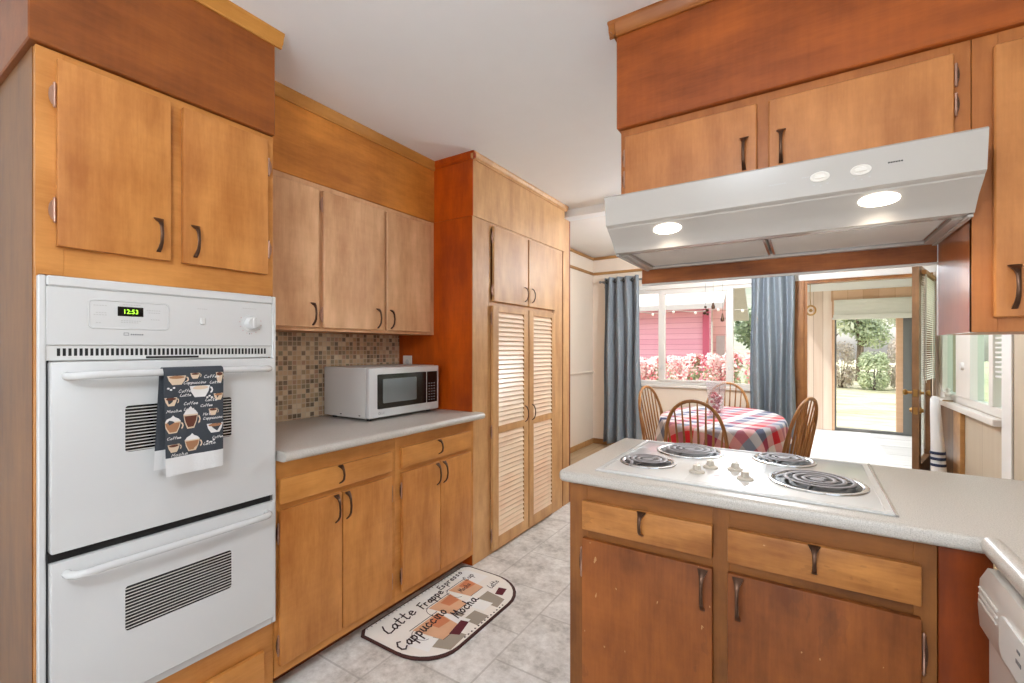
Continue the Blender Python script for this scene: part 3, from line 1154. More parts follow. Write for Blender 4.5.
def towel_pt(u, s_, front_len, back_len, y0, y1, sh=0.0):
    """u across (0..1), s along (0 back hem .. 1 front hem)"""
    tot = back_len + pi * BR + front_len
    l = s_ * tot
    y = y0 + (y1 - y0) * u
    rip = 0.0022 * sin(u * 9 + 0.6) + 0.0012 * sin(u * 23)
    if l < back_len:
        z = BARZ - (back_len - l)
        x = BARX - BR - 0.001 + rip * 0.3
        y += sh * (back_len - l) / back_len
    elif l < back_len + pi * BR:
        a = (l - back_len) / BR
        x = BARX - BR * cos(a)
        z = BARZ + BR * sin(a)
    else:
        q = l - back_len - pi * BR
        z = BARZ - q
        x = BARX + BR + 0.001 + rip * min(1, q / 0.08) + 0.004 * (q / 0.3) - 0.006 * u * (q / 0.3)
        y += 0.004 * (q / 0.3) * (1 - u)
    return Vector((x, y, z))


FLEN, BLEN = 0.303, 0.285
TOT = FLEN + BLEN + pi * BR
TY0, TY1 = 0.571, 0.733
WB = 0.053


def towel_front(u, q, d=0.0014):
    p = towel_pt(u, (BLEN + pi * BR + q) / TOT, FLEN, BLEN, TY0, TY1, -0.014)
    return p + Vector((d, 0, 0))


s1 = 1 - WB / TOT
s0_ = (WB + 0.003) / TOT
b = MB()
b.grid(lambda u, v: towel_pt(u, s0_ + (s1 - s0_) * v, FLEN, BLEN, TY0, TY1, -0.014), 16, 48)
cloth = b
TOWM = ['slate', 'cupcream', 'cupwhite', 'coffee', 'latte']
b = MB()
b.grid(lambda u, v: towel_pt(u, s1 + (1 - s1) * v, FLEN, BLEN, TY0, TY1, -0.014), 16, 5)
b.grid(lambda u, v: towel_pt(u, s0_ * v, FLEN, BLEN, TY0, TY1, -0.014), 16, 4)
obj('hem_band', b, M['towel_white'], tw, smooth=60)


def tpoly(mb, pts, d):
    """flat motif on the towel: pts in (fraction across, metres down)"""
    mb.poly([towel_front(max(0, min(1, u)), q, d) for u, q in pts])


def cup(mbs, u, q, w, h, body, fill, foam=False):
    """mbs = (outline, fill) builders"""
    outl = [(u - w / 2, q), (u + w / 2, q), (u + w * 0.42, q + h * 0.5), (u + w * 0.25, q + h * 0.95), (u - w * 0.25, q + h * 0.95), (u - w * 0.42, q + h * 0.5)]
    tpoly(mbs[body], outl, 0.0012)
    hx = u + w * 0.5
    for i in range(4):
        a0, a1 = radians(-80 + i * 40), radians(-40 + i * 40)
        ro, ri = w * 0.16, w * 0.08
        tpoly(mbs[body], [(hx + ro * cos(a0), q + h * 0.4 + h * 0.3 * sin(a0)), (hx + ro * cos(a1), q + h * 0.4 + h * 0.3 * sin(a1)),
                          (hx + ri * cos(a1), q + h * 0.4 + h * 0.15 * sin(a1)), (hx + ri * cos(a0), q + h * 0.4 + h * 0.15 * sin(a0))], 0.0012)
    if foam:
        tpoly(mbs['cupwhite'], [(u - w * .5, q + h * .02), (u - w * .35, q - h * .22), (u - w * .12, q - h * .34), (u + w * .02, q - h * .5), (u + w * .16, q - h * .32), (u + w * .36, q - h * .2), (u + w * .5, q + h * .02)], 0.0016)
        tpoly(mbs[fill], [(u - w * .44, q + h * .12), (u + w * .44, q + h * .12), (u + w * .36, q + h * .5), (u + w * .2, q + h * .85), (u - w * .2, q + h * .85), (u - w * .36, q + h * .5)], 0.0018)
    else:
        el = [(u + w * 0.42 * cos(a), q + h * 0.16 + h * 0.16 * sin(a)) for a in [2 * pi * k / 12 for k in range(12)]]
        tpoly(mbs[fill], el, 0.0018)


class Print:
    def __init__(s, m):
        s.m = m

    def poly(s, pts):
        cloth.mi = TOWM.index(s.m)
        cloth.poly(pts)


mbs = {k: Print(k) for k in TOWM}
for c in ((0.2, 0.012, 0.3, 0.028, 'cupcream', 'latte'), (0.5, 0.006, 0.16, 0.018, 'cupcream', 'coffee'), (0.58, 0.045, 0.34, 0.036, 'cupwhite', 'cupcream'),
          (0.92, 0.006, 0.13, 0.034, 'cupcream', 'coffee'), (0.1, 0.075, 0.2, 0.026, 'cupcream', 'coffee'), (0.9, 0.072, 0.18, 0.022, 'cupcream', 'latte'),
          (0.80, 0.118, 0.15, 0.022, 'cupcream', 'coffee'), (0.84, 0.165, 0.3, 0.03, 'cupwhite', 'latte'), (0.13, 0.212, 0.2, 0.024, 'cupcream', 'coffee')):
    cup(mbs, *c)
for c in ((0.12, 0.145, 0.27, 0.036, 'cupcream', 'latte', True), (0.42, 0.128, 0.25, 0.046, 'cupcream', 'coffee', True), (0.44, 0.205, 0.26, 0.036, 'cupcream', 'latte', True)):
    cup(mbs, *c)
cloth.mi = TOWM.index('cupwhite')
for t, u, q, w, xh in (('Coffee', 0.64, 0.022, 0.045, 0.0046), ('Coffee', 0.22, 0.062, 0.04, 0.0046), ('Latte', 0.24, 0.074, 0.032, 0.004), ('Cappuccino', 0.30, 0.038, 0.062, 0.0044),
                       ('Cappuccino', 0.62, 0.150, 0.058, 0.004), ('Mocha', 0.02, 0.118, 0.04, 0.004), ('Latte', 0.30, 0.116, 0.03, 0.004), ('Coffee', 0.30, 0.100, 0.04, 0.0046),
                       ('Latte', 0.66, 0.094, 0.034, 0.0044), ('Coffee', 0.58, 0.110, 0.034, 0.0042), ('Hot', 0.62, 0.137, 0.024, 0.0044), ('Mocha', 0.08, 0.247, 0.045, 0.0044),
                       ('Latte', 0.62, 0.228, 0.036, 0.0046), ('Coffee', 0.78, 0.212, 0.034, 0.004), ('Latte', 0.74, 0.040, 0.034, 0.004), ('Coffee', 0.02, 0.197, 0.038, 0.004)):
    write(cloth, t, w, xh, 0.0013, lambda x, y, u=u, q=q: towel_front(min(1, u + (x + 0.3 * y) / (TY1 - TY0)), q - y, 0.0021))
for (u, q) in ((0.06, 0.048), (0.10, 0.052), (0.15, 0.047), (0.7, 0.082), (0.74, 0.078), (0.78, 0.083), (0.70, 0.218), (0.76, 0.221), (0.81, 0.216)):
    tpoly(cloth, [(u + 0.022 * cos(a), q + 0.0028 * sin(a)) for a in [2 * pi * k / 8 for k in range(8)]], 0.002)
obj('towel_cloth', cloth, [M[k_] for k_ in TOWM], tw, smooth=60, recalc=False)

# ------------------------------------------------------------------ left base cabinets
BX = -1.655


def base_unit(label, y0, y1, drawer, doors, hinge_side):
    c = thing('base_cabinet', label, 'cabinet', (-1.96, (y0 + y1) / 2, 0), 'base cabinets under the left worktop')
    b = MB()
    b.box(XL + 0.004, BX - 0.02, y0, y0 + 0.016, 0.075, 0.877)
    b.box(XL + 0.004, BX - 0.02, y1 - 0.016, y1, 0.075, 0.877)
    b.box(XL + 0.004, XL + 0.016, y0 + 0.016, y1 - 0.016, 0.075, 0.877)
    b.box(XL + 0.016, BX - 0.02, y0 + 0.016, y1 - 0.016, 0.075, 0.095)
    obj('carcass', b, M['frame_v'], c)
    obj('toe_kick', MB().box(XL + 0.01, -1.735, y0, y1, 0.0, 0.075), M['filler'], c)
    b = MB()
    dz0, dz1 = drawer[2], drawer[3]
    b.box(BX - 0.02, BX, y0, drawer[0] + 0.012, 0.07, 0.877)
    b.box(BX - 0.02, BX, drawer[1] - 0.012, y1, 0.07, 0.877)
    b.box(BX - 0.02, BX, drawer[0] + 0.012, drawer[1] - 0.012, dz1 - 0.012, 0.877)
    b.box(BX - 0.02, BX, drawer[0] + 0.012, drawer[1] - 0.012, 0.67, dz0 + 0.012)
    b.box(BX - 0.02, BX, drawer[0] + 0.012, drawer[1] - 0.012, 0.07, 0.13)
    obj('face_frame', b, M['door_y'], c)
    d = obj('drawer', MB().box(BX + 0.001, BX + 0.019, drawer[0], drawer[1], dz0, dz1, 0.005, 2), M['door_y'], c)
    handle(d, (BX + 0.019, drawer[4], (dz0 + dz1) / 2 + 0.008), (1, 0, 0), L=0.075)
    for (a0, a1, hy) in doors:
        dd = obj('door', MB().box(BX + 0.001, BX + 0.019, a0, a1, 0.112, 0.69, 0.004, 2), M['door_v'], c)
        handle(dd, (BX + 0.019, hy, 0.628), (1, 0, 0), L=0.115)
        if abs(hy - a1) < abs(hy - a0):
            for hz in (0.19, 0.605):
                hinge(dd, (BX + 0.008, a0 - 0.004, hz), (1, 0, 0), (0, -1, 0), mat='bronze', L=0.065)
        else:
            for hz in (0.19, 0.605):
                hinge(dd, (BX + 0.008, a1 + 0.004, hz), (1, 0, 0), (0, 1, 0), mat='bronze', L=0.065)
    return c


base_unit('maple base cabinet next to the oven, with longer drawer over two doors', 0.956, 1.548,
          (0.968, 1.515, 0.712, 0.806, 1.227), ((0.968, 1.238, 1.208), (1.243, 1.515, 1.262)), 0)
base_unit('maple base cabinet below the microwave, against the tall louvered cabinet', 1.549, 2.165,
          (1.58, 2.125, 0.712, 0.812, 1.843), ((1.583, 1.853, 1.828), (1.859, 2.125, 1.882)), 0)

# worktop with rounded nose
b = MB()
prof = [(XL + 0.003, 0.878), (-1.60, 0.878)]
for q in range(9):
    a = -pi / 2 + pi * q / 8
    prof.append((-1.60 + 0.0185 * cos(a), 0.8965 + 0.0185 * sin(a)))
prof += [(XL + 0.003, 0.915)]
b.prism(prof, 'Y', 0.957, 2.163)
wt = obj('worktop', b, M['worktop'], None, smooth=40)
tag(wt, 'pale speckled worktop with rounded edge, holding the microwave', 'worktop')
b = MB()
pr = [(-1.6, 0.878)] + [(-1.60 + 0.0185 * cos(-pi / 2 + pi * q / 8), 0.8965 + 0.0185 * sin(-pi / 2 + pi * q / 8)) for q in range(9)]
b.prism([(-1.655, 0.878)] + pr[1:] + [(-1.655, 0.915)], 'Y', 2.163, 2.185)
obj('worktop_end', b, M['worktop'], wt, smooth=40)

# tiled splashback
struct('wall_splashback', MB().box(XL + 0.0005, XL + 0.009, 0.957, 2.163, 0.9155, 1.376), M['mosaic'])

# ------------------------------------------------------------------ wall cabinet over the worktop
c = thing('wall_cabinet', 'maple wall cabinet with three plain doors above the mosaic tiles', 'cabinet', (-2.1, 1.56, 1.377))
UX = -1.966
b = MB()
b.box(XL + 0.003, UX - 0.018, 0.957, 0.973, 1.377, 2.0805)
b.box(XL + 0.003, UX - 0.018, 2.147, 2.163, 1.377, 2.0805)
b.box(XL + 0.003, UX - 0.018, 0.973, 2.147, 1.377, 1.393)
b.box(XL + 0.003, UX - 0.018, 0.973, 2.147, 2.065, 2.0805)
b.box(XL + 0.003, XL + 0.012, 0.973, 2.147, 1.393, 2.065)
obj('carcass', b, M['frame_v'], c)
b = MB()
b.box(UX - 0.018, UX, 0.957, 1.33, 1.377, 1.40)
b.box(UX - 0.018, UX, 1.33, 2.163, 1.377, 1.40)
b.box(UX - 0.018, UX, 0.957, 2.163, 2.05, 2.0805)
b.box(UX - 0.018, UX, 0.957, 0.99, 1.40, 2.05)
b.box(UX - 0.018, UX, 1.335, 1.375, 1.40, 2.05)
b.box(UX - 0.018, UX, 1.735, 1.775, 1.40, 2.05)
b.box(UX - 0.018, UX, 2.11, 2.163, 1.40, 2.05)
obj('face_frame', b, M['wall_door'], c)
for (y0, y1, hy) in ((0.962, 1.346, 1.31), (1.368, 1.748, 1.70), (1.765, 2.118, 1.795)):
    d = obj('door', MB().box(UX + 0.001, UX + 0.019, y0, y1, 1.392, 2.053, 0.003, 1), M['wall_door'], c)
    handle(d, (UX + 0.019, hy, 1.455), (1, 0, 0), L=0.105)
    if hy == 1.70:
        for hz in (1.455, 1.985):
            hinge(d, (UX + 0.008, y0 - 0.004, hz), (1, 0, 0), (0, -1, 0), L=0.06)

# ------------------------------------------------------------------ microwave
mw = thing('microwave', 'white countertop microwave with black door standing before the mosaic tiles', 'microwave', (-2.05, 1.83, 0.915))
MX0, MX1, MY0, MY1, MZ0, MZ1 = -2.235, -1.865, 1.572, 2.098, 0.929, 1.192
obj('housing', MB().box(MX0, MX1 - 0.03, MY0, MY1, MZ0, MZ1, 0.006, 2), M['white_matte'], mw)
b = MB().box(MX1 - 0.029, MX1, MY0, MY1, MZ0 + 0.002, MZ1 - 0.001, 0.008, 3)
fr = obj('front_panel', b, M['white'], mw)
dd = obj('door', MB().prism(rrect(MY0 + 0.052, MY0 + 0.415, MZ0 + 0.047, MZ1 - 0.035, 0.006), 'X', MX1 - 0.002, MX1 + 0.002), M['black'], mw)
obj('door_window', MB().prism(rrect(MY0 + 0.087, MY0 + 0.335, MZ0 + 0.075, MZ1 - 0.06, 0.008), 'X', MX1 + 0.0015, MX1 + 0.0028), M['mwwin'], dd)
kp = obj('keypad', MB().prism(rrect(MY0 + 0.422, MY1 - 0.018, MZ0 + 0.047, MZ1 - 0.035, 0.005), 'X', MX1 - 0.002, MX1 + 0.002), M['black'], mw)
b = MB()
for r in range(7):
    for q in range(3):
        b.box(MX1 + 0.0018, MX1 + 0.0026, MY0 + 0.434 + q * 0.021, MY0 + 0.446 + q * 0.021, MZ0 + 0.06 + r * 0.016, MZ0 + 0.065 + r * 0.016)
obj('key_marks', b, M['grey_print'], kp)
b = MB()
put_text(b, 'LG', 0.018, lambda x, y: (MX1 + 0.0008, MY0 + 0.078 + x, MZ0 + 0.018 + y))
b.tube([(MX1 + 0.0006, MY0 + 0.066 + 0.006 * cos(a), MZ0 + 0.0245 + 0.006 * sin(a)) for a in [2 * pi * k / 14 for k in range(14)]], 0.0011, 5, closed=True)
obj('maker_mark', b, M['grey_print'], mw, smooth=0, recalc=False)
for (x, y) in ((MX0 + 0.04, MY0 + 0.04), (MX0 + 0.04, MY1 - 0.04), (MX1 - 0.05, MY0 + 0.04), (MX1 - 0.05, MY1 - 0.04)):
    obj('foot', MB().lathe([(0.012, 0.0), (0.014, 0.014)], (x, y, 0.9152), 12), M['gap'], mw)
for x in (-1.94, -2.09):
    obj('side_clip', MB().box(x - 0.006, x + 0.006, MY0 - 0.001, MY0 + 0.002, MZ0 + 0.012, MZ0 + 0.017), M['gap'], mw)

ol = thing('wall_outlet', 'ivory outlet plate on the wooden panel behind the microwave', 'outlet', (-2.19, 2.163, 1.19))
obj('cover_plate', MB().box(-2.232, -2.152, 2.158, 2.1635, 1.125, 1.245, 0.002), M['cream'], ol)
for z in (1.165, 1.205):
    obj('socket', MB().lathe([(0.0, -0.0012), (0.016, -0.001), (0.017, 0.002)], (-2.192, 2.158, z), 16, 'Y'), M['white_matte'], ol)

# ------------------------------------------------------------------ pantry with louvered doors
pt = thing('pantry_cabinet', 'tall maple pantry with slatted lower doors at the end of the worktop', 'cabinet', (-1.96, 2.84, 0))
PX = -1.66
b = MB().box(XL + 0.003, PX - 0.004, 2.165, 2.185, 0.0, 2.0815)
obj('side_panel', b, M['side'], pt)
b = MB()
b.box(XL + 0.003, PX - 0.02, 3.50, 3.518, 0.0, 2.0815)
b.box(XL + 0.003, XL + 0.015, 2.185, 3.50, 0.0, 2.0815)
b.box(XL + 0.015, PX - 0.02, 2.185, 3.50, 1.565, 1.585)
b.box(XL + 0.015, PX - 0.02, 2.185, 3.50, 2.06, 2.0815)
obj('carcass', b, M['side'], pt)
b = MB()
b.box(PX - 0.02, PX, 2.166, 2.352, 0.0, 2.0815, 0.001)
b.box(PX - 0.02, PX, 2.352, 3.36, 2.045, 2.0815)
b.box(PX - 0.02, PX, 2.352, 3.21, 1.56, 1.60)
b.box(PX - 0.02, PX, 2.352, 3.36, 0.0, 0.03)
b.box(PX - 0.02, PX, 3.18, 3.36, 0.03, 2.045, 0.001)
b.box(PX - 0.02, PX, 2.77, 2.81, 1.60, 2.045)
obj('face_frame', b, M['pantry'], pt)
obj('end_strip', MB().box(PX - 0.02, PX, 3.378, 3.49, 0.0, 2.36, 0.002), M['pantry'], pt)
b = MB().box(PX - 0.02, PX - 0.006, 3.36, 3.378, 0, 2.08)
b.box(PX - 0.02, PX - 0.003, 3.49, 3.518, 0, 2.36)
obj('shadow_strip', b, M['filler'], pt)
for (y0, y1, hy, first) in ((2.362, 2.782, 2.742, True), (2.797, 3.20, 2.84, False)):
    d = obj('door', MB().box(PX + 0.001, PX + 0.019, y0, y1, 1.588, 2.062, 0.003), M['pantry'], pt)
    handle(d, (PX + 0.019, hy, 1.668), (1, 0, 0), L=0.1, flare=False)
    if first:
        for hz in (1.66, 1.99):
            hinge(d, (PX + 0.008, y0 - 0.005, hz), (1, 0, 0), (0, -1, 0), L=0.06)
for (y0, y1, hy, first) in ((2.35, 2.785, 2.742, True), (2.797, 3.20, 2.84, False)):
    b = MB()
    st = 0.062
    b.box(PX + 0.001, PX + 0.021, y0, y0 + st, 0.022, 1.562, 0.002)
    b.box(PX + 0.001, PX + 0.021, y1 - st, y1, 0.022, 1.562, 0.002)
    b.box(PX + 0.001, PX + 0.021, y0 + st, y1 - st, 1.525, 1.562)
    b.box(PX + 0.001, PX + 0.021, y0 + st, y1 - st, 0.752, 0.798)
    b.box(PX + 0.001, PX + 0.021, y0 + st, y1 - st, 0.022, 0.098)
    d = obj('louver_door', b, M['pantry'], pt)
    b = MB()
    for (z0, z1, n) in ((0.798, 1.525, 24), (0.098, 0.752, 21)):
        for j in range(n):
            z = z0 + (z1 - z0) * (j + 0.5) / n
            h = (z1 - z0) / n
            b.prism([(PX + 0.019, z - h * 0.62), (PX + 0.0215, z - h * 0.5), (PX + 0.006, z + h * 0.62), (PX + 0.0035, z + h * 0.5)], 'Y', y0 + st - 0.003, y1 - st + 0.003)
    obj('louver_slats', b, M['slat'], d, smooth=0)
    handle(d, (PX + 0.021, hy, 0.838), (1, 0, 0), L=0.11, flare=False)
    if first:
        for hz in (0.12, 0.77, 1.48):
            hinge(d, (PX + 0.008, y0 - 0.005, hz), (1, 0, 0), (0, -1, 0), mat='bronze', L=0.07)

# ------------------------------------------------------------------ coffee rug
rg = thing('kitchen_rug', 'cream coffee print mat with dark binding lying before the base cabinets', 'rug', (-1.47, 1.75, 0.0))


def rug_outline(ins):
    X0, X1, Y0_, Y1_ = -1.70 + ins, -1.248 - ins, 1.36 + ins, 2.142 - ins
    out = [(X0, Y0_ + 0.03), (X0 + 0.03, Y0_)]
    for q in range(9):
        a = -pi / 2 + pi / 2 * q / 8
        out.append((X1 - 0.20 + 0.20 * cos(a), Y0_ + 0.17 + 0.17 * sin(a)))
    for q in range(9):
        a = pi / 2 * q / 8
        out.append((X1 - 0.22 + 0.22 * cos(a), Y1_ - 0.2 + 0.2 * sin(a)))
    out += [(X0 + 0.03, Y1_), (X0, Y1_ - 0.03)]
    return out


obj('rug_binding', MB().prism(rug_outline(0), 'Z', 0.0005, 0.009, 0.003, 2), M['rug_edge'], rg)
RUGM = ['cream', 'taupe', 'rugwhite', 'peach', 'orange', 'burgundy', 'ink']
rb = MB()
rb.prism(rug_outline(0.012), 'Z', 0.002, 0.0105)


def rq(mat, pts, z):
    rb.mi = RUGM.index(mat)
    rb.poly([(x, y, z) for y, x in pts])


rq('taupe', [(1.46, -1.38), (1.60, -1.40), (1.62, -1.275), (1.50, -1.268)], 0.0108)
rq('taupe', [(1.70, -1.36), (1.79, -1.36), (1.79, -1.275), (1.70, -1.275)], 0.0108)
rq('taupe', [(1.87, -1.41), (1.97, -1.41), (1.95, -1.29), (1.87, -1.28)], 0.0108)
rq('taupe', [(1.70, -1.42), (1.74, -1.42), (1.74, -1.38), (1.70, -1.38)], 0.0108)
rq('rugwhite', [(1.42, -1.45), (1.50, -1.47), (1.53, -1.36), (1.44, -1.34)], 0.0109)
rq('rugwhite', [(1.62, -1.46), (1.70, -1.46), (1.72, -1.33), (1.64, -1.32)], 0.0109)
rq('rugwhite', [(1.80, -1.44), (1.88, -1.45), (1.89, -1.32), (1.81, -1.32)], 0.0109)
rq('rugwhite', [(1.98, -1.67), (2.09, -1.65), (2.10, -1.50), (2.0, -1.50)], 0.0109)


def rugcup(y, x, w, h):
    rq('peach', [(y, x), (y + w, x), (y + w * 0.86, x + h), (y + w * 0.14, x + h)], 0.0111)
    rq('orange', [(y + w * 0.42, x + h * 0.12), (y + w * 0.97, x + h * 0.06), (y + w * 0.88, x + h * 0.6), (y + w * 0.46, x + h * 0.55)], 0.0113)
    rq('ink', [(y - 0.012, x - 0.010), (y + w + 0.005, x - 0.010), (y + w + 0.005, x - 0.006), (y - 0.012, x - 0.006)], 0.0113)
    rq('ink', [(y + w * 0.14, x + h), (y + w * 0.86, x + h), (y + w * 0.86, x + h + 0.003), (y + w * 0.14, x + h + 0.003)], 0.0113)
    for q in range(8):
        a0, a1 = radians(95 + q * 22), radians(95 + (q + 1) * 22)
        c0, c1 = y - 0.002, x + h * 0.35
        rq('ink', [(c0 + 0.035 * cos(a0), c1 + 0.05 * sin(a0)), (c0 + 0.035 * cos(a1), c1 + 0.05 * sin(a1)),
                   (c0 + 0.032 * cos(a1), c1 + 0.047 * sin(a1)), (c0 + 0.032 * cos(a0), c1 + 0.047 * sin(a0))], 0.0113)


rugcup(1.51, -1.50, 0.17, 0.16)
rugcup(1.68, -1.56, 0.16, 0.13)
rugcup(1.86, -1.585, 0.15, 0.13)
rq('burgundy', [(1.58, -1.345), (1.69, -1.365), (1.70, -1.325), (1.60, -1.30)], 0.0114)
rq('burgundy', [(1.965, -1.36), (2.03, -1.38), (2.04, -1.335), (1.975, -1.32)], 0.0114)
rb.mi = RUGM.index('ink')
for t, y, x, w, xh, pen in (('Latte', 1.43, -1.565, 0.20, 0.036, 0.0078), ('Cappuccino', 1.385, -1.43, 0.33, 0.034, 0.0078), ('Frappe', 1.66, -1.578, 0.18, 0.028, 0.0072),
                            ('Espresso', 1.84, -1.622, 0.215, 0.022, 0.006), ('Mocha.', 1.695, -1.385, 0.2, 0.032, 0.0078), ('Latte', 2.0, -1.405, 0.085, 0.02, 0.004),
                            ('Cup', 1.99, -1.565, 0.08, 0.022, 0.0045), ('Mocha', 1.885, -1.515, 0.09, 0.018, 0.004)):
    write(rb, t, w, xh, pen, lambda px, py, y=y, x=x: (x - py - 0.10 * px, y + px + 0.12 * py, 0.0117))
for i in range(7, 20):
    yy = 1.42 + i * 0.025
    rb.poly([(-1.266, yy, 0.0112), (-1.266, yy + 0.012, 0.0112), (-1.274, yy + 0.009, 0.0112), (-1.274, yy + 0.003, 0.0112)])
for i in range(28):
    yy = 1.40 + i * 0.0255
    rb.poly([(-1.683, yy, 0.0112), (-1.683, yy + 0.010, 0.0112), (-1.677, yy + 0.007, 0.0112)])
obj('rug_pile', rb, [M[k_] for k_ in RUGM], rg, smooth=0, recalc=False)

# ------------------------------------------------------------------ peninsula cabinet
pc = thing('peninsula_cabinet', 'scuffed dark maple peninsula cabinet under the cooktop', 'cabinet', (-0.15, 1.6, 0))
PY = 1.31
b = MB()
b.box(-0.62, -0.602, PY + 0.02, 1.88, 0.0, 0.877)
b.box(-0.602, 0.32, 1.862, 1.88, 0.0, 0.877)
b.box(0.302, 0.32, PY + 0.02, 1.862, 0.0, 0.877)
b.box(-0.602, 0.302, PY + 0.02, 1.862, 0.08, 0.1)
obj('carcass', b, M['pen_frame_v'], pc)
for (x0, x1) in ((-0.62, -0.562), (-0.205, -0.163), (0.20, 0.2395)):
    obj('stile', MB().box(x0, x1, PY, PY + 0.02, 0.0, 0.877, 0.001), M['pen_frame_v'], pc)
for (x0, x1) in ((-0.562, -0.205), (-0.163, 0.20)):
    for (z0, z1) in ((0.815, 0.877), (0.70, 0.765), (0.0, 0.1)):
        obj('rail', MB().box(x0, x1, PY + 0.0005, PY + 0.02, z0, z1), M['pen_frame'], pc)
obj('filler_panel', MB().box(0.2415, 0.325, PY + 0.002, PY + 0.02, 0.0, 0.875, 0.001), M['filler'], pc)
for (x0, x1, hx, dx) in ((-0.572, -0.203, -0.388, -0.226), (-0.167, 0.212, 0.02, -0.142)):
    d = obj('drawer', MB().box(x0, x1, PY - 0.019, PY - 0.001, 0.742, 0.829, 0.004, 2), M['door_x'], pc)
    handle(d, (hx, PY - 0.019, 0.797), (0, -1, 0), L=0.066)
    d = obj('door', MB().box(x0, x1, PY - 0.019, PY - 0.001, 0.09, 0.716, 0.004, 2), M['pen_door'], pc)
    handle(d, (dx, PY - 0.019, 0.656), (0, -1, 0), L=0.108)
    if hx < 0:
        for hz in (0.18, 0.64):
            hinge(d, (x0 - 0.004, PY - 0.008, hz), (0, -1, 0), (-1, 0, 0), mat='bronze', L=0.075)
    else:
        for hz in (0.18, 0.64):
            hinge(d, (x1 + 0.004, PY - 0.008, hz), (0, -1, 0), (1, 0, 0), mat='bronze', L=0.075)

# peninsula worktop (L-shaped)
b = MB()
ol_ = [(-0.648 + 0.01, 1.283), (0.302, 1.283), (0.302, -1.3), (XR - 0.004, -1.3), (XR - 0.004, 1.905), (-0.638, 1.905), (-0.648, 1.895), (-0.648, 1.293)]
b.prism(ol_, 'Z', 0.8785, 0.9145, 0.012, 3)
wp = obj('worktop', b, M['worktop'], None, smooth=40)
tag(wp, 'pale speckled worktop of the peninsula, with the cooktop set into it', 'worktop')
# post-formed roll along the dishwasher side
b = MB()
b.tube([(0.318, 1.284, 0.8985), (0.318, -1.29, 0.8985)], 0.0195, 14)
obj('rolled_edge', b, M['worktop'], wp)

# ------------------------------------------------------------------ cooktop
ck = thing('cooktop', 'white electric cooktop with four black coil burners in the peninsula worktop', 'cooktop', (-0.185, 1.6, 0.9145))
CX0, CX1, CY0, CY1 = -0.547, 0.177, 1.333, 1.872
b = MB()
b.box(CX0, CX1, CY0, CY1, 0.9146, 0.9195, 0.003, 2)
top = obj('cooktop_plate', b, M['white'], ck)
b = MB()
for (x0, x1, y0, y1) in ((CX0 + 0.006, CX1 - 0.006, CY0 + 0.006, CY0 + 0.02), (CX0 + 0.006, CX1 - 0.006, CY1 - 0.02, CY1 - 0.006),
                         (CX0 + 0.006, CX0 + 0.02, CY0 + 0.02, CY1 - 0.02), (CX1 - 0.02, CX1 - 0.006, CY0 + 0.02, CY1 - 0.02)):
    b.box(x0, x1, y0, y1, 0.9190, 0.9212, 0.001)
obj('raised_rim', b, M['white'], ck)
obj('edge_strip', MB().box(CX1 - 0.004, CX1 + 0.003, CY0 - 0.002, CY1 + 0.002, 0.9146, 0.9205, 0.001), M['chrome'], ck)
b = MB()
b.box(-0.288, -0.1, CY0 + 0.03, CY1 - 0.04, 0.9190, 0.9205, 0.0008)
ctr = obj('control_strip', b, M['white'], ck)
b = MB()
for j in range(4):
    b.box(-0.222 + j * 0.005, -0.219 + j * 0.005, 1.452, 1.46, 0.9204, 0.9208)
obj('maker_mark', b, M['burgundy'], ctr)


def burner(cx, cy, R, turns):
    br = MB()
    br.lathe([(R + 0.014, 0.0006), (R + 0.013, 0.004), (R + 0.006, 0.0055), (R, 0.003), (R - 0.004, -0.0005)], (cx, cy, 0.9195), 40)
    dp = obj('drip_ring', br, M['chrome'], ck)
    br = MB().lathe([(0.0, 0.0008), (R * 0.5, 0.0009), (R - 0.002, 0.0016)], (cx, cy, 0.9195), 32)
    obj('drip_bowl', br, M['bowl'], dp)
    br = MB()
    pts = []
    n = int(turns * 30)
    r0 = 0.022
    for i in range(n + 1):
        t = i / n
        a = turns * 2 * pi * t + 0.4
        r = r0 + (R - 0.008 - r0) * t
        pts.append((cx + r * cos(a), cy + r * sin(a), 0.9305))
    e = pts[-1]
    a = turns * 2 * pi + 0.4
    pts.append((cx + (R + 0.002) * cos(a + 0.12), cy + (R + 0.002) * sin(a + 0.12), 0.924))
    br.tube(pts, 0.0056, 8, flat=0.28, up=(0, 0, 1))
    for k in range(3):
        a = k * 2 * pi / 3 + 0.3
        br.tube([(cx + 0.012 * cos(a), cy + 0.012 * sin(a), 0.9252), (cx + (R - 0.004) * cos(a), cy + (R - 0.004) * sin(a), 0.9252)], 0.0022, 6)
    obj('coil', br, M['iron'], dp, smooth=60)
    obj('coil_cap', MB().lathe([(0.017, 0.0), (0.017, 0.0014), (0.0, 0.0018)], (cx, cy, 0.9285), 16), M['iron'], dp)


burner(-0.434, 1.512, 0.076, 2.6)
burner(-0.350, 1.745, 0.100, 3.3)
burner(-0.058, 1.775, 0.080, 2.6)
burner(0.030, 1.532, 0.104, 3.4)
for (x, y) in ((-0.272, 1.462), (-0.247, 1.540), (-0.178, 1.552), (-0.142, 1.458)):
    b = MB().lathe([(0.022, 0.0), (0.022, 0.004), (0.0195, 0.006), (0.012, 0.008), (0.010, 0.022), (0.0, 0.0235)], (x, y, 0.9206), 22)
    b.box(x - 0.004, x + 0.004, y - 0.018, y + 0.018, 0.927, 0.9455, 0.002)
    obj('knob', b, M['knob_beige'], ck)

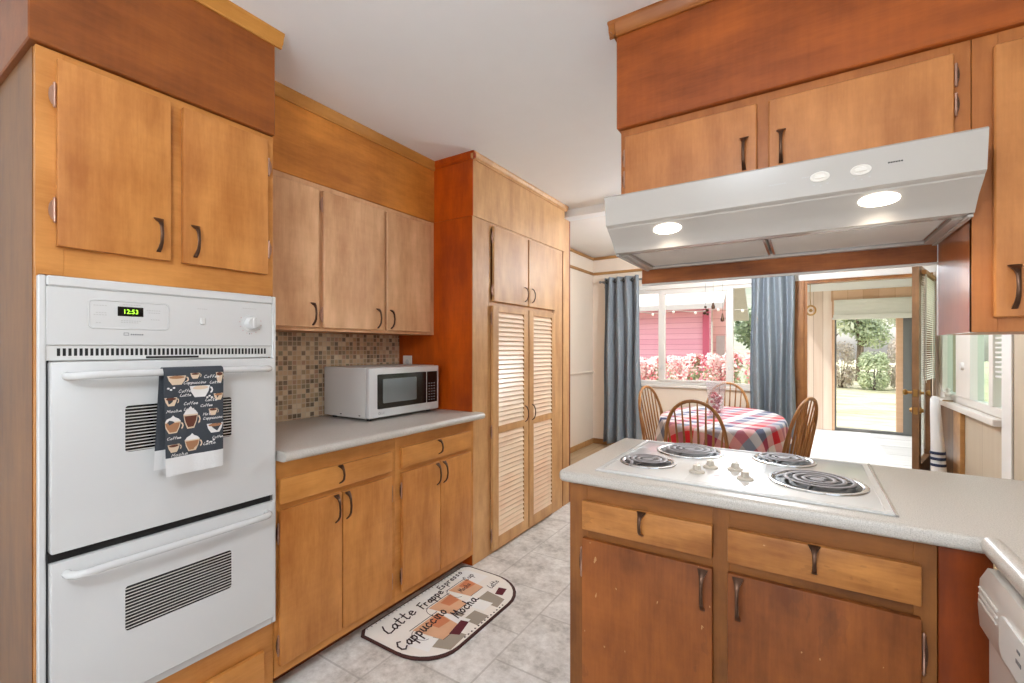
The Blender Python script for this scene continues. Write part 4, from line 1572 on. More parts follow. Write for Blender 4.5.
# ------------------------------------------------------------------ dishwasher
dw = thing('dishwasher', 'off-white dishwasher under the worktop in the lower right corner', 'dishwasher', (0.6, 0.9, 0))
DY0, DY1 = 0.632, 1.235
obj('tub', MB().box(0.335, 0.92, DY0 + 0.01, DY1 - 0.01, 0.05, 0.872), M['dw'], dw)
obj('door_panel', MB().box(0.298, 0.334, DY0 + 0.004, DY1 - 0.002, 0.12, 0.742, 0.006, 2), M['dw'], dw)
b = MB()
b.prism([(0.334, 0.742), (0.297, 0.742), (0.286, 0.76), (0.283, 0.80), (0.286, 0.85), (0.297, 0.873), (0.334, 0.873)], 'Y', DY0 + 0.003, DY1, 0.004, 2)
cpn = obj('control_panel', b, M['dw'], dw, smooth=50)
b = MB()
for j in range(3):
    z = 0.812 + j * 0.012
    b.tube([(0.2838, DY1 - 0.012, z), (0.2838, DY1 - 0.105, z)], 0.0025, 6)
obj('vent_ribs', b, M['dw'], cpn)
b = MB()
b.prism(rrect(DY0 + 0.08, DY1 - 0.125, 0.772, 0.842, 0.016), 'X', 0.2815, 0.289)
b.mi = 1
for j in range(6):
    b.box(0.2808, 0.2817, DY1 - 0.22 - j * 0.05, DY1 - 0.2 - j * 0.05, 0.80, 0.806)
    b.box(0.2808, 0.2817, DY1 - 0.216 - j * 0.05, DY1 - 0.204 - j * 0.05, 0.818, 0.8225)
obj('button_panel', b, [M['white_matte'], M['grey_print']], cpn)
obj('kick_plate', MB().box(0.345, 0.36, DY0 + 0.01, DY1 - 0.01, 0.0, 0.118), M['gap'], dw)
sb = thing('base_cabinet', 'maple sink base cabinet beside the dishwasher', 'cabinet', (0.66, -0.35, 0))
obj('carcass', MB().box(0.34, XR - 0.006, -1.28, 0.625, 0.08, 0.877), M['pen_frame_v'], sb)
obj('toe_kick', MB().box(0.4, XR - 0.01, -1.28, 0.625, 0.0, 0.08), M['filler'], sb)
for j in range(4):
    y = -1.25 + j * 0.455
    d = obj('door', MB().box(0.321, 0.339, y, y + 0.43, 0.11, 0.70, 0.004), M['pen_door'], sb)
    handle(d, (0.321, y + (0.395 if j % 2 == 0 else 0.035), 0.63), (-1, 0, 0), L=0.1)

# ------------------------------------------------------------------ hood cabinet and right wall cabinet
hc = thing('hood_cabinet', 'low maple wall cabinet with two doors directly above the range hood', 'cabinet', (-0.1, 1.77, 1.81))
HY = 1.602
b = MB()
b.box(-0.556, -0.54, HY + 0.019, 1.945, 1.812, 2.076)
b.box(-0.54, 0.35, 1.929, 1.945, 1.812, 2.076)
b.box(-0.54, 0.35, HY + 0.019, 1.929, 1.812, 1.826)
b.box(-0.54, 0.35, HY + 0.019, 1.929, 2.06, 2.076)
obj('carcass', b, M['hood_frame'], hc)
b = MB()
b.box(-0.556, -0.53, HY, HY + 0.019, 1.812, 2.0765, 0.001)
b.box(-0.125, -0.085, HY, HY + 0.019, 1.812, 2.0765)
b.box(0.315, 0.356, HY, HY + 0.019, 1.812, 2.0765, 0.001)
for (x0, x1) in ((-0.53, -0.125), (-0.085, 0.315)):
    b.box(x0, x1, HY, HY + 0.019, 2.035, 2.0765)
    b.box(x0, x1, HY, HY + 0.019, 1.812, 1.83)
obj('face_frame', b, M['hood_frame'], hc)
for (x0, x1, hx) in ((-0.537, -0.122, -0.157), (-0.091, 0.322, -0.058)):
    d = obj('door', MB().box(x0, x1, HY - 0.019, HY - 0.001, 1.824, 2.045, 0.003, 1), M['hood_door'], hc)
    handle(d, (hx, HY - 0.019, 1.897), (0, -1, 0), L=0.1)
    for hz in (1.99, 1.915):
        if hx < -0.1:
            hinge(d, (x0 - 0.003, HY - 0.008, hz - 0.02), (0, -1, 0), (-1, 0, 0), mat='bronze', L=0.05)
        else:
            hinge(d, (x1 + 0.004, HY - 0.008, hz), (0, -1, 0), (1, 0, 0), mat='bronze', L=0.05)

rc = thing('wall_cabinet', 'tall maple wall cabinet at the right edge, beside the range hood', 'cabinet', (0.7, 1.77, 1.335))
obj('end_panel', MB().box(0.3575, 0.374, HY + 0.001, 1.945, 1.335, 2.076, 0.001), M['end_gloss'], rc)
b = MB()
b.box(0.374, XR - 0.004, 1.929, 1.945, 1.335, 2.076)
b.box(0.374, XR - 0.004, HY + 0.019, 1.929, 1.335, 1.351)
b.box(0.374, XR - 0.004, HY + 0.019, 1.929, 2.06, 2.076)
obj('carcass', b, M['hood_frame'], rc)
b = MB()
b.box(0.3575, 0.405, HY, HY + 0.019, 1.335, 2.0765, 0.001)
b.box(0.79, XR - 0.004, HY, HY + 0.019, 1.335, 2.0765)
b.box(0.405, 0.79, HY, HY + 0.019, 2.03, 2.0765)
b.box(0.405, 0.79, HY, HY + 0.019, 1.335, 1.375)
obj('face_frame', b, M['hood_frame'], rc)
d = obj('door', MB().box(0.394, 0.80, HY - 0.019, HY - 0.001, 1.37, 2.04, 0.003, 1), M['hood_door'], rc)
handle(d, (0.428, HY - 0.019, 1.443), (0, -1, 0), L=0.105)

# ------------------------------------------------------------------ range hood
rh = thing('range_hood', 'wide white range hood with two lit lamps above the cooktop', 'range hood', (-0.1, 1.7, 1.62))
HX0, HX1 = -0.563, 0.354
b = MB()
prof = [(1.942, 1.809), (1.60, 1.809), (1.462, 1.80), (1.457, 1.795), (1.471, 1.706), (1.474, 1.7035), (1.484, 1.699), (1.486, 1.695), (1.53, 1.664),
        (1.558, 1.633), (1.56, 1.629), (1.575, 1.627), (1.60, 1.629), (1.605, 1.648), (1.915, 1.648), (1.92, 1.624), (1.942, 1.624)]
b.prism(prof, 'X', HX0, HX1)
shell = obj('hood_shell', b, M['hood'], rh, smooth=20)
for (x0, x1, sg) in ((HX0, HX0 + 0.035, 0), (HX1 - 0.035, HX1, 1)):
    b = MB().box(x0 + 0.0005, x1 - 0.0005, 1.60, 1.925, 1.623, 1.66, 0.002)
    e0 = x0 + 0.001 if sg == 0 else x1 - 0.012
    b.box(e0, e0 + 0.011, 1.565, 1.942, 1.619, 1.626, 0.001)
    obj('side_rail', b, M['hood'], rh)
for (x0, x1) in ((HX0 + 0.036, -0.102), (-0.094, HX1 - 0.036)):
    f = obj('grease_filter', MB().box(x0, x1, 1.607, 1.913, 1.633, 1.645, 0.002), M['filter'], rh)
    b = MB()
    b.box(x0, x1, 1.607, 1.614, 1.630, 1.633)
    b.box(x0, x0 + 0.007, 1.614, 1.906, 1.630, 1.633)
    b.box(x1 - 0.007, x1, 1.614, 1.906, 1.630, 1.633)
    b.box(x0, x1, 1.906, 1.913, 1.630, 1.633)
    obj('filter_frame', b, M['chrome'], f)
nB = Vector((0, -0.031, -0.046)).normalized()      # outward normal of the slanted lamp facet
for x in (-0.371, 0.163):
    cpt = Vector((x, 1.5085, 1.6795))
    tu = Vector((1, 0, 0))
    tv = nB.cross(tu)
    b = MB()
    rings = []
    for (r, h) in ((1.0, -0.001), (1.0, 0.003), (0.86, 0.0045), (0.5, 0.007), (0.05, 0.008)):
        rings.append([cpt + tu * (0.043 * r * cos(a)) + tv * (0.021 * r * sin(a)) + nB * h for a in [2 * pi * k / 24 for k in range(24)]])
    b.loft(rings)
    obj('lamp_lens', b, M['lens'], rh, smooth=60)
    sd = bpy.data.lights.new('hood_spot', 'SPOT')
    sd.energy = HOOD_SPOT
    sd.spot_size = radians(125)
    sd.spot_blend = 0.4
    sd.shadow_soft_size = 0.03
    sd.color = (1.0, 0.9, 0.76)
    so = bpy.data.objects.new('hood_spot', sd)
    COL.objects.link(so)
    so.location = cpt + nB * 0.02
    so.rotation_euler = Vector((0, 0.15, -1)).to_track_quat('-Z', 'Y').to_euler()
SL = Vector((0, 0.014, -0.089)).normalized()
nA = Vector((0, -0.089, -0.014)).normalized()


def faceA(x, t):
    """point on the upper hood face, t metres below its top edge"""
    return Vector((x, 1.457, 1.795)) + SL * t + nA * 0.0006


for x in (0.035, 0.122):
    b = MB()
    for (r0, r1, h) in ((1.0, 1.0, 0.003),):
        rings = [[faceA(x + 0.022 * rr * cos(a), 0.046 + 0.013 * rr * sin(a)) + nA * hh for a in [2 * pi * k / 20 for k in range(20)]]
                 for rr, hh in ((1.0, 0.0), (1.0, 0.0025), (0.8, 0.0035), (0.72, 0.0015))]
        b.loft(rings)
    b.box(x - 0.012, x + 0.012, 1.4585, 1.464, 1.745, 1.753, 0.001)
    obj('rotary_switch', b, M['cream'], rh, smooth=40)
b = MB()
for (x, t, w) in ((-0.082, 0.046, 0.045), (-0.005, 0.04, 0.026), (0.02, 0.064, 0.006), (0.05, 0.064, 0.006), (0.106, 0.064, 0.006), (0.138, 0.064, 0.006), (0.035, 0.068, 0.006), (0.122, 0.068, 0.006)):
    for j in range(max(1, int(w / 0.006))):
        q0, q1 = x + j * 0.006, x + j * 0.006 + 0.0042
        b.poly([faceA(q0, t), faceA(q1, t), faceA(q1, t + 0.0028), faceA(q0, t + 0.0028)])
obj('hood_print', b, M['faint_print'], rh, smooth=0, recalc=False)
b = MB()
for j in range(6):
    q0, q1 = 0.176 + j * 0.005, 0.1795 + j * 0.005
    b.poly([faceA(q0, 0.038), faceA(q1, 0.038), faceA(q1, 0.0415), faceA(q0, 0.0415)])
obj('maker_mark', b, M['gap'], rh, smooth=0, recalc=False)

# wooden valance board behind the hood
b = MB().box(-0.584, 0.356, 1.9465, 1.962, 1.568, 1.80, 0.002)
b.box(-0.584, 0.3, 1.944, 1.9465, 1.568, 1.592)
struct('trim_15', b, M['valance'])
struct('trim_16', MB().box(-0.584, 0.356, 1.9445, 1.966, 1.5605, 1.5675, 0.001), M['trim_white'])
struct('trim_17', MB().box(0.3575, 0.3765, 1.9465, 1.966, 1.335, 2.07, 0.001), M['trim_white'])

# ------------------------------------------------------------------ dining window
w1 = estruct('window_1', (-1.1, YF, 0.84))
fy0, fy1 = YF + 0.02, YF + 0.075
b = MB()
b.box(WX0, WX1, fy0, fy1, WZ0, WZ0 + 0.04, 0.003)
b.box(WX0, WX1, fy0, fy1, WZ1 - 0.04, WZ1, 0.003)
b.box(WX0, WX0 + 0.04, fy0, fy1, WZ0 + 0.04, WZ1 - 0.04)
b.box(WX1 - 0.04, WX1, fy0, fy1, WZ0 + 0.04, WZ1 - 0.04)
obj('window_frame', b, M['win_frame'], w1)
for x in (-1.515, -0.735):
    obj('mullion', MB().box(x - 0.038, x + 0.038, fy0 - 0.01, fy1, WZ0 + 0.04, WZ1 - 0.04, 0.003), M['win_frame'], w1)
b = MB().box(-1.477, -0.773, fy0 - 0.008, fy1 - 0.02, WZ0 + 0.04, WZ0 + 0.062)
b.box(-1.477, -0.773, fy0 - 0.008, fy1 - 0.02, WZ1 - 0.06, WZ1 - 0.04)
obj('sash_rail', b, M['win_frame'], w1)
for (x0, x1) in ((WX0 + 0.04, -1.553), (-1.477, -0.773), (-0.697, WX1 - 0.04)):
    obj('pane', MB().box(x0, x1, YF + 0.045, YF + 0.049, WZ0 + 0.04, WZ1 - 0.04), M['glass'], w1)
obj('sill', MB().box(WX0 - 0.04, WX1 + 0.04, YF - 0.03, YF + 0.02, WZ0 - 0.035, WZ0, 0.004), M['win_frame'], w1)
b = MB()
b.box(WX0 - 0.05, WX1 + 0.05, YF - 0.014, YF, WZ1 + 0.0, WZ1 + 0.06, 0.003)
b.box(WX0 - 0.05, WX0, YF - 0.014, YF, WZ0, WZ1, 0.003)
b.box(WX1, WX1 + 0.05, YF - 0.014, YF, WZ0, WZ1, 0.003)
obj('casing', b, M['win_frame'], w1)
for (x, z) in ((-1.51, 1.06), (-1.49, 1.72), (-0.735, 1.06), (-0.735, 1.72)):
    obj('latch', MB().box(x - 0.012, x + 0.012, fy0 - 0.02, fy0 - 0.0105, z - 0.025, z + 0.025, 0.003), M['white_matte'], w1)


# ------------------------------------------------------------------ curtains
def curtain(label, x0, x1, folds, flare):
    c = thing('curtain', label, 'curtain', ((x0 + x1) / 2, 5.73, 0.05))
    b = MB()

    def fn(u, v):
        z = 2.215 - 2.16 * v
        amp = 0.046 + 0.014 * v
        xx = x0 + (x1 - x0) * u
        xx += flare * (xx - (x0 + x1) / 2) * v + 0.006 * sin(9 * v + 7 * u)
        y = 5.735 + amp * sin(u * folds * 2 * pi + 0.5 * sin(3 * v + 5 * u)) + 0.008 * sin(u * folds * 4.6 + 2 * v)
        return (xx, y, z)
    b.grid(fn, 110, 24)
    cl = obj('curtain_cloth', b, M['curtain'], c, smooth=80, recalc=False)
    md = cl.modifiers.new('thickness', 'SOLIDIFY')
    md.thickness = 0.003
    for j in range(folds * 2):
        u = (j + 0.5) / (folds * 2)
        xx = x0 + (x1 - x0) * u
        pts = [(xx, 5.735 + 0.024 * cos(a), 2.165 + 0.024 * sin(a)) for a in [2 * pi * k / 16 for k in range(16)]]
        obj('grommet', MB().tube(pts, 0.005, 6, closed=True), M['gap'], c)
    return c


curtain('blue-grey grommet curtain to the left of the dining window', -2.215, -1.76, 4, 0.12)
curtain('blue-grey grommet curtain beside the porch door', -0.50, -0.09, 4, 0.06)
rod = thing('curtain_rod', 'dark curtain rod threaded through the blue-grey curtains', 'curtain rod', (-1.1, 5.735, 2.165))
obj('rod', MB().tube([(-2.26, 5.735, 2.165), (-0.055, 5.735, 2.165)], 0.011, 12), M['grey_metal'], rod)
for x in (-2.275, -0.042):
    obj('finial', MB().lathe([(0.0, -0.02), (0.014, -0.013), (0.018, 0), (0.014, 0.013), (0.0, 0.02)], (x, 5.735, 2.165), 14, 'X'), M['grey_metal'], rod)
for x in (-2.235, -1.1, -0.07):
    obj('bracket', MB().box(x - 0.01, x + 0.01, 5.735, YF, 2.148, 2.16), M['grey_metal'], rod)

# little ornaments hanging in the window from threads
for i, (x, zt, zb, lab) in enumerate(((-0.985, 1.80, 1.69, 'small dark bell ornament hanging left in the dining window'),
                                      (-0.90, 1.83, 1.75, 'small dark drop ornament hanging middle in the dining window'),
                                      (-0.80, 1.70, 1.60, 'small dark bead ornament hanging lowest in the dining window'))):
    o = thing('window_ornament', lab, 'ornament', (x, 5.80, zb))
    obj('thread', MB().tube([(x, 5.80, WZ1 + 0.03), (x, 5.80, zt)], 0.0014, 5), M['gap'], o)
    if i == 0:
        b = MB()
        for (dx, dz, r) in ((0, 0.09, 0.016), (0.02, 0.05, 0.02), (-0.008, 0.02, 0.022), (0.025, 0.005, 0.016)):
            b.lathe([(0.0, -r), (r * 0.8, -r * 0.6), (r, 0), (r * 0.7, r * 0.7), (0.0, r)], (x + dx, 5.80, zb + dz), 10)
    else:
        b = MB().lathe([(0.0, 0.0), (0.018, 0.006), (0.022, 0.03), (0.014, 0.055), (0.006, zt - zb)], (x, 5.80, zb), 12)
    obj('pendant', b, M['bronze'], o)

# ------------------------------------------------------------------ porch door
d1 = estruct('door_1', (1.02, YF, 0))
b = MB()
b.box(DX0 - 0.09, DX0, YF - 0.02, YF, 0, DTOP + 0.0, 0.003)
b.box(DX0, DX0 + 0.03, YF, YF + 0.12, 0, DTOP)
obj('jamb', b, M['jamb'], d1)
obj('head_casing', MB().box(DX0 - 0.09, XR - 0.002, YF - 0.02, YF, DTOP, DTOP + 0.075, 0.003), M['trim_white'], d1)
obj('head_jamb', MB().box(DX0 + 0.03, DX1, YF, YF + 0.12, DTOP - 0.03, DTOP), M['jamb'], d1)
hp = Vector((1.03, YF - 0.022, 0))
ep = Vector((0.812, 5.07, 0))
dv = (ep - hp).normalized()
nv = Vector((-dv.y, dv.x, 0))
if nv.x < 0:
    nv = -nv                     # towards the right wall
Ld = (ep - hp).length


def dpt(s_, n_, z):
    p = hp + dv * s_ + nv * n_
    return Vector((p.x, p.y, z))


def dbox(mb, s0, s1, n0, n1, z0, z1):
    v = [dpt(s0, n0, z0), dpt(s1, n0, z0), dpt(s1, n1, z0), dpt(s0, n1, z0), dpt(s0, n0, z1), dpt(s1, n0, z1), dpt(s1, n1, z1), dpt(s0, n1, z1)]
    mb._add(v, [(0, 3, 2, 1), (4, 5, 6, 7), (0, 1, 5, 4), (1, 2, 6, 5), (2, 3, 7, 6), (3, 0, 4, 7)])


b = MB()
T0, T1 = -0.045, 0.0
dbox(b, 0, 0.12, T0, T1, 0.01, 2.0)
dbox(b, Ld - 0.12, Ld, T0, T1, 0.01, 2.0)
dbox(b, 0.12, Ld - 0.12, T0, T1, 1.87, 2.0)
dbox(b, 0.12, Ld - 0.12, T0, T1, 0.01, 0.3)
lf = obj('door_leaf', b, M['leaf'], d1)
b = MB()
dbox(b, 0.12, Ld - 0.12, -0.026, -0.02, 0.3, 1.87)
obj('door_pane', b, M['glass'], lf)
for z in (0.915, 0.765):
    for sg in (1, -1):
        n0 = T1 if sg > 0 else T0
        base = dpt(Ld - 0.06, n0, z)
        ax = nv * sg
        t1 = dv
        t2 = Vector((0, 0, 1))
        prof = [(0.0, 0.030), (0.004, 0.03), (0.008, 0.012), (0.034, 0.011), (0.042, 0.022), (0.055, 0.027), (0.066, 0.02), (0.069, 0.003)] if z > 0.8 else \
               [(0.0, 0.028), (0.008, 0.027), (0.012, 0.018), (0.022, 0.016), (0.024, 0.003)]
        rings = [[base + ax * h + t1 * (r * cos(a)) + t2 * (r * sin(a)) for a in [2 * pi * k / 16 for k in range(16)]] for h, r in prof]
        b = MB()
        b.loft(rings)
        obj('door_knob' if z > 0.8 else 'deadbolt', b, M['brass'], lf, smooth=50)
    b = MB()
    dbox(b, Ld - 0.001, Ld + 0.002, -0.036, -0.009, z - 0.03, z + 0.03)
    obj('latch_plate', b, M['brass'], lf)
# blind hung on the door leaf
bl = thing('door_blind', 'cream slatted blind hanging on the open porch door', 'blind', tuple(dpt(Ld * 0.5, 0.03, 1.0)))
b = MB()
for j in range(46):
    z = 1.02 + j * 0.0195
    dbox(b, 0.10, Ld - 0.075, 0.012, 0.034, z, z + 0.0045)
obj('blind_slats', b, M['cream'], bl, smooth=0)
b = MB()
dbox(b, 0.095, Ld - 0.07, 0.008, 0.04, 1.92, 1.955)
obj('head_rail', b, M['rail_trim'], bl)
b = MB()
for s_ in (0.2, Ld - 0.09):
    b.tube([dpt(s_, 0.036, 1.0), dpt(s_, 0.036, 1.93)], 0.0028, 6)
b.tube([dpt(Ld - 0.05, 0.03, 0.45), dpt(Ld - 0.05, 0.03, 1.0), dpt(Ld - 0.075, 0.034, 1.93)], 0.004, 6)
obj('blind_cord', b, M['rope'], bl)
oc = thing('door_ornament', 'brass wreath ornament hanging in the porch doorway', 'ornament', (0.06, YF + 0.03, 1.66))
b = MB().tube([(0.062 + 0.042 * cos(a), YF + 0.03, 1.70 + 0.05 * sin(a)) for a in [2 * pi * k / 20 for k in range(20)]], 0.009, 8, closed=True)
b.lathe([(0.0, -0.02), (0.016, -0.01), (0.018, 0.005), (0.0, 0.02)], (0.062, YF + 0.03, 1.70), 12)
obj('wreath', b, M['brass'], oc)
obj('hook_chain', MB().tube([(0.062, YF + 0.03, 1.75), (0.055, YF + 0.03, 1.82), (0.055, YF + 0.03, DTOP - 0.03)], 0.004, 6), M['brass'], oc)
# rolled white cloth with navy bands standing behind the door
rl = thing('rolled_cloth', 'white rolled cloth with navy bands standing behind the open door', 'cloth roll', (0.93, 4.98, 0))
b = MB()
pz = [(0.0, 0.03), (0.02, 0.05), (0.3, 0.05), (0.5, 0.042), (0.8, 0.034), (0.88, 0.03), (0.9, 0.012)]
rings = []
for z, r in pz:
    cx, cy = 0.925 - 0.022 * z, 4.95 + 0.10 * z
    rings.append([(cx + r * cos(a), cy + r * sin(a) * 0.9, z) for a in [2 * pi * k / 18 for k in range(18)]])
b.loft(rings)
obj('roll', b, M['towel_white'], rl, smooth=60)
for z in (0.35, 0.40, 0.445):
    r = 0.0495
    cx, cy = 0.925 - 0.022 * z, 4.95 + 0.10 * z
    b = MB().lathe([(r, -0.011), (r + 0.001, 0), (r, 0.011)], (cx, cy, z), 18)
    obj('band', b, M['navy'], rl)

# ------------------------------------------------------------------ side window in the right wall
w2 = estruct('window_2', (XR, 4.9, 0.84))
b = MB()
b.box(XR + 0.01, XR + 0.08, 4.12, 5.74, 0.84, 0.90, 0.003)
b.box(XR + 0.01, XR + 0.08, 4.12, 5.74, 1.95, 2.0, 0.003)
b.box(XR + 0.01, XR + 0.08, 4.12, 4.17, 0.90, 1.95)
b.box(XR + 0.01, XR + 0.08, 5.66, 5.74, 0.90, 1.95)
obj('window_frame', b, M['win_frame'], w2)
for (y0, y1) in ((4.80, 5.18), (4.30, 4.38)):
    obj('mullion', MB().box(XR + 0.0, XR + 0.08, y0, y1, 0.90, 1.95, 0.003), M['win_frame'], w2)
for (y0, y1) in ((4.17, 4.30), (4.38, 4.80), (5.18, 5.66)):
    obj('pane', MB().box(XR + 0.043, XR + 0.047, y0, y1, 0.90, 1.95), M['glass_green'], w2)
obj('sill', MB().box(XR - 0.05, XR + 0.01, 4.10, 5.80, 0.795, 0.84, 0.004), M['win_frame'], w2)
obj('casing', MB().box(XR - 0.012, XR, 3.93, 4.09, 0.0, 2.1, 0.003), M['trim_white'], w2)
obj('latch', MB().lathe([(0.0, -0.02), (0.03, -0.018), (0.034, 0.0)], (XR - 0.0, 4.97, 1.15), 18, 'X'), M['white_matte'], w2)
sbn = thing('window_blind', 'half raised white slatted blind in the side window', 'blind', (XR + 0.03, 4.235, 1.1))
b = MB()
for j in range(26):
    z = 1.10 + j * 0.032
    b.box(XR + 0.012, XR + 0.034, 4.175, 4.295, z, z + 0.012)
obj('blind_slats', b, M['trim_white'], sbn, smooth=0)
obj('head_rail', MB().box(XR + 0.012, XR + 0.038, 4.175, 4.295, 1.925, 1.948), M['trim_white'], sbn)
fg = thing('sill_ornament', 'small cream figurine on the sill of the side window', 'ornament', (XR - 0.02, 5.32, 0.84))
obj('body', MB().lathe([(0.03, 0.0), (0.034, 0.012), (0.02, 0.035), (0.026, 0.06), (0.012, 0.08), (0.018, 0.1), (0.0, 0.118)], (XR - 0.02, 5.32, 0.8402), 16), M['cream'], fg)
obj('base', MB().lathe([(0.036, 0.0), (0.036, 0.006), (0.03, 0.01)], (XR - 0.02, 5.32, 0.8401), 16), M['brass'], fg)
# brown and tan slabs on the wall below the side window
struct('trim_18', MB().box(XR - 0.025, XR - 0.001, 5.11, 5.76, 0.0, 0.79, 0.003), M['brown_slab'])
struct('trim_19', MB().box(XR - 0.03, XR - 0.001, 4.91, 5.105, 0.0, 0.79, 0.003), M['rail_trim'])

# sink window behind the camera's right side
w3 = estruct('window_3', (XR, -0.5, 0.96))
b = MB()
b.box(XR + 0.01, XR + 0.08, -1.7, 0.6, 0.96, 1.0)
b.box(XR + 0.01, XR + 0.08, -1.7, 0.6, 2.06, 2.1)
for y in (-1.7, -0.57, 0.56):
    b.box(XR + 0.01, XR + 0.08, y, y + 0.04, 1.0, 2.06)
obj('window_frame', b, M['win_frame'], w3)
for (y0, y1) in ((-1.66, -0.57), (-0.53, 0.56)):
    obj('pane', MB().box(XR + 0.043, XR + 0.047, y0, y1, 1.0, 2.06), M['glass'], w3)

# unseen patio door, added behind the camera to let in daylight
w5 = estruct('window_5', (-0.5, YB, 0))
b = MB()
b.box(-1.7, 0.7, YB - 0.08, YB - 0.02, 0.0, 0.06)
b.box(-1.7, 0.7, YB - 0.08, YB - 0.02, 2.04, 2.1)
for x in (-1.7, -0.53, 0.64):
    b.box(x, x + 0.06, YB - 0.08, YB - 0.02, 0.06, 2.04)
obj('window_frame', b, M['win_frame'], w5)
for (x0, x1) in ((-1.64, -0.53), (-0.47, 0.64)):
    obj('pane', MB().box(x0, x1, YB - 0.052, YB - 0.048, 0.06, 2.04), M['glass'], w5)

# ------------------------------------------------------------------ added lamps, out of view
for (nm, lab, x, y, zc, mk, r) in (('added_ceiling_light', 'added unseen round opal ceiling light in the kitchen', -0.3, -0.45, CZ, 'globe_k', 0.14),
                                   ('added_ceiling_light', 'added unseen round opal ceiling light over the dining table', -0.45, 4.35, DZ, 'globe_d', 0.15)):
    o = thing(nm, lab, 'ceiling light', (x, y, zc))  # both globes are added to brighten the rooms
    obj('canopy', MB().lathe([(0.07, -0.03), (0.08, -0.022), (0.08, -0.0005)], (x, y, zc), 28), M['brass'], o)
    drop = 0.25
    obj('stem', MB().tube([(x, y, zc - 0.03), (x, y, zc - 0.03 - drop)], 0.008, 8), M['brass'], o)
    pr = [(0.0, -r)] + [(r * sin(pi * k / 10), -r * cos(pi * k / 10)) for k in range(1, 10)] + [(0.03, r * 0.97)]
    obj('globe', MB().lathe(pr, (x, y, zc - 0.032 - drop - r), 28), M[mk], o)

LX, LY, LZ = 0.25, -2.7, 1.05
pl = thing('added_floor_lamp', 'added unseen fill lamp with round opal globe behind the camera', 'floor lamp', (LX, LY, 0))  # added low lamp, unseen, evens the light on ceiling and cabinets
obj('base', MB().lathe([(0.15, 0.0), (0.15, 0.012), (0.02, 0.03), (0.012, 0.05)], (LX, LY, 0), 28), M['brass'], pl)
obj('pole', MB().tube([(LX, LY, 0.04), (LX, LY, LZ - 0.19)], 0.011, 10), M['brass'], pl)
obj('globe', MB().lathe([(0.0, -0.2)] + [(0.2 * sin(pi * k / 12), -0.2 * cos(pi * k / 12)) for k in range(1, 12)] + [(0.0, 0.2)], (LX, LY, LZ), 32), M['globe_p'], pl)

# ------------------------------------------------------------------ dining table, cloth, vase
TX, TY, TZ, TA, TB = -0.59, 4.2, 0.715, 0.46, 0.74
tb = thing('dining_table', 'oval dining table hidden under the plaid cloth', 'table', (TX, TY, 0))
b = MB().lathe([(0.0, 0.0), (0.97, 0.0), (1.0, 0.008), (1.0, 0.024), (0.98, 0.03), (0.0, 0.03)], (TX, TY, TZ - 0.031), 48, 'Z', TA, TB)
obj('tabletop', b, M['table'], tb)
for (sx, sy) in ((1, 1), (1, -1), (-1, 1), (-1, -1)):
    x, y = TX + sx * 0.26, TY + sy * 0.46
    b = MB().lathe([(0.02, 0.0), (0.028, 0.03), (0.02, 0.08), (0.032, 0.25), (0.026, 0.4), (0.036, 0.5), (0.03, 0.58), (0.035, TZ - 0.032)], (x, y, 0), 14)
    obj('leg', b, M['table'], tb)
b = MB()
for (x0, x1, y0, y1) in ((TX - 0.26, TX + 0.26, TY - 0.47, TY - 0.45), (TX - 0.26, TX + 0.26, TY + 0.45, TY + 0.47),
                         (TX - 0.27, TX - 0.25, TY - 0.45, TY + 0.45), (TX + 0.25, TX + 0.27, TY - 0.45, TY + 0.45)):
    b.box(x0, x1, y0, y1, TZ - 0.11, TZ - 0.032)
obj('apron', b, M['table'], tb)

me = bpy.data.meshes.new('tablecloth')
NA, NR, ND = 96, 6, 9
vs, uvs, fs = [(TX, TY, TZ + 0.003)], [(0.0, 0.0)], []
for i in range(1, NR + ND + 1):
    for k in range(NA):
        a = 2 * pi * k / NA
        ca, sa = cos(a), sin(a)
        if i <= NR:
            t = i / NR
            x, y, z = TA * 1.006 * t * ca, TB * 1.006 * t * sa, TZ + 0.003
            u, v = x, y
        else:
            t = (i - NR) / ND
            corner = abs(sin(2 * a)) ** 3
            drop = (0.17 + 0.15 * corner) * t
            fold = (0.016 + 0.03 * corner) * t * sin(a * 14 + 0.7) + 0.028 * t
            rx, ry = TA * 1.006 + fold + 0.008, TB * 1.006 + fold + 0.008
            x, y = rx * ca, ry * sa
            z = TZ + 0.003 - drop + 0.006 * (1 - t) * (t > 0) * 0
            u, v = (TA * 1.006 + drop) * ca, (TB * 1.006 + drop) * sa
        vs.append((TX + x, TY + y, z))
        uvs.append((u, v))
for k in range(NA):
    fs.append((0, 1 + k, 1 + (k + 1) % NA))
for i in range(NR + ND - 1):
    for k in range(NA):
        k2 = (k + 1) % NA
        fs.append((1 + i * NA + k, 1 + (i + 1) * NA + k, 1 + (i + 1) * NA + k2, 1 + i * NA + k2))
me.from_pydata(vs, [], fs)
uvl = me.uv_layers.new(name='cloth')
for lp in me.loops:
    u, v = uvs[lp.vertex_index]
    ra = radians(12)
    uvl.data[lp.index].uv = (u * cos(ra) - v * sin(ra), u * sin(ra) + v * cos(ra))
me.materials.append(M['plaid'])
for q in me.polygons:
    q.use_smooth = True
tc_ = bpy.data.objects.new('tablecloth', me)
COL.objects.link(tc_)
tag(tc_, 'red white and navy plaid cloth draped over the oval dining table', 'tablecloth')
sm = tc_.modifiers.new('thickness', 'SOLIDIFY')
sm.thickness = 0.002
sm.offset = 1.0

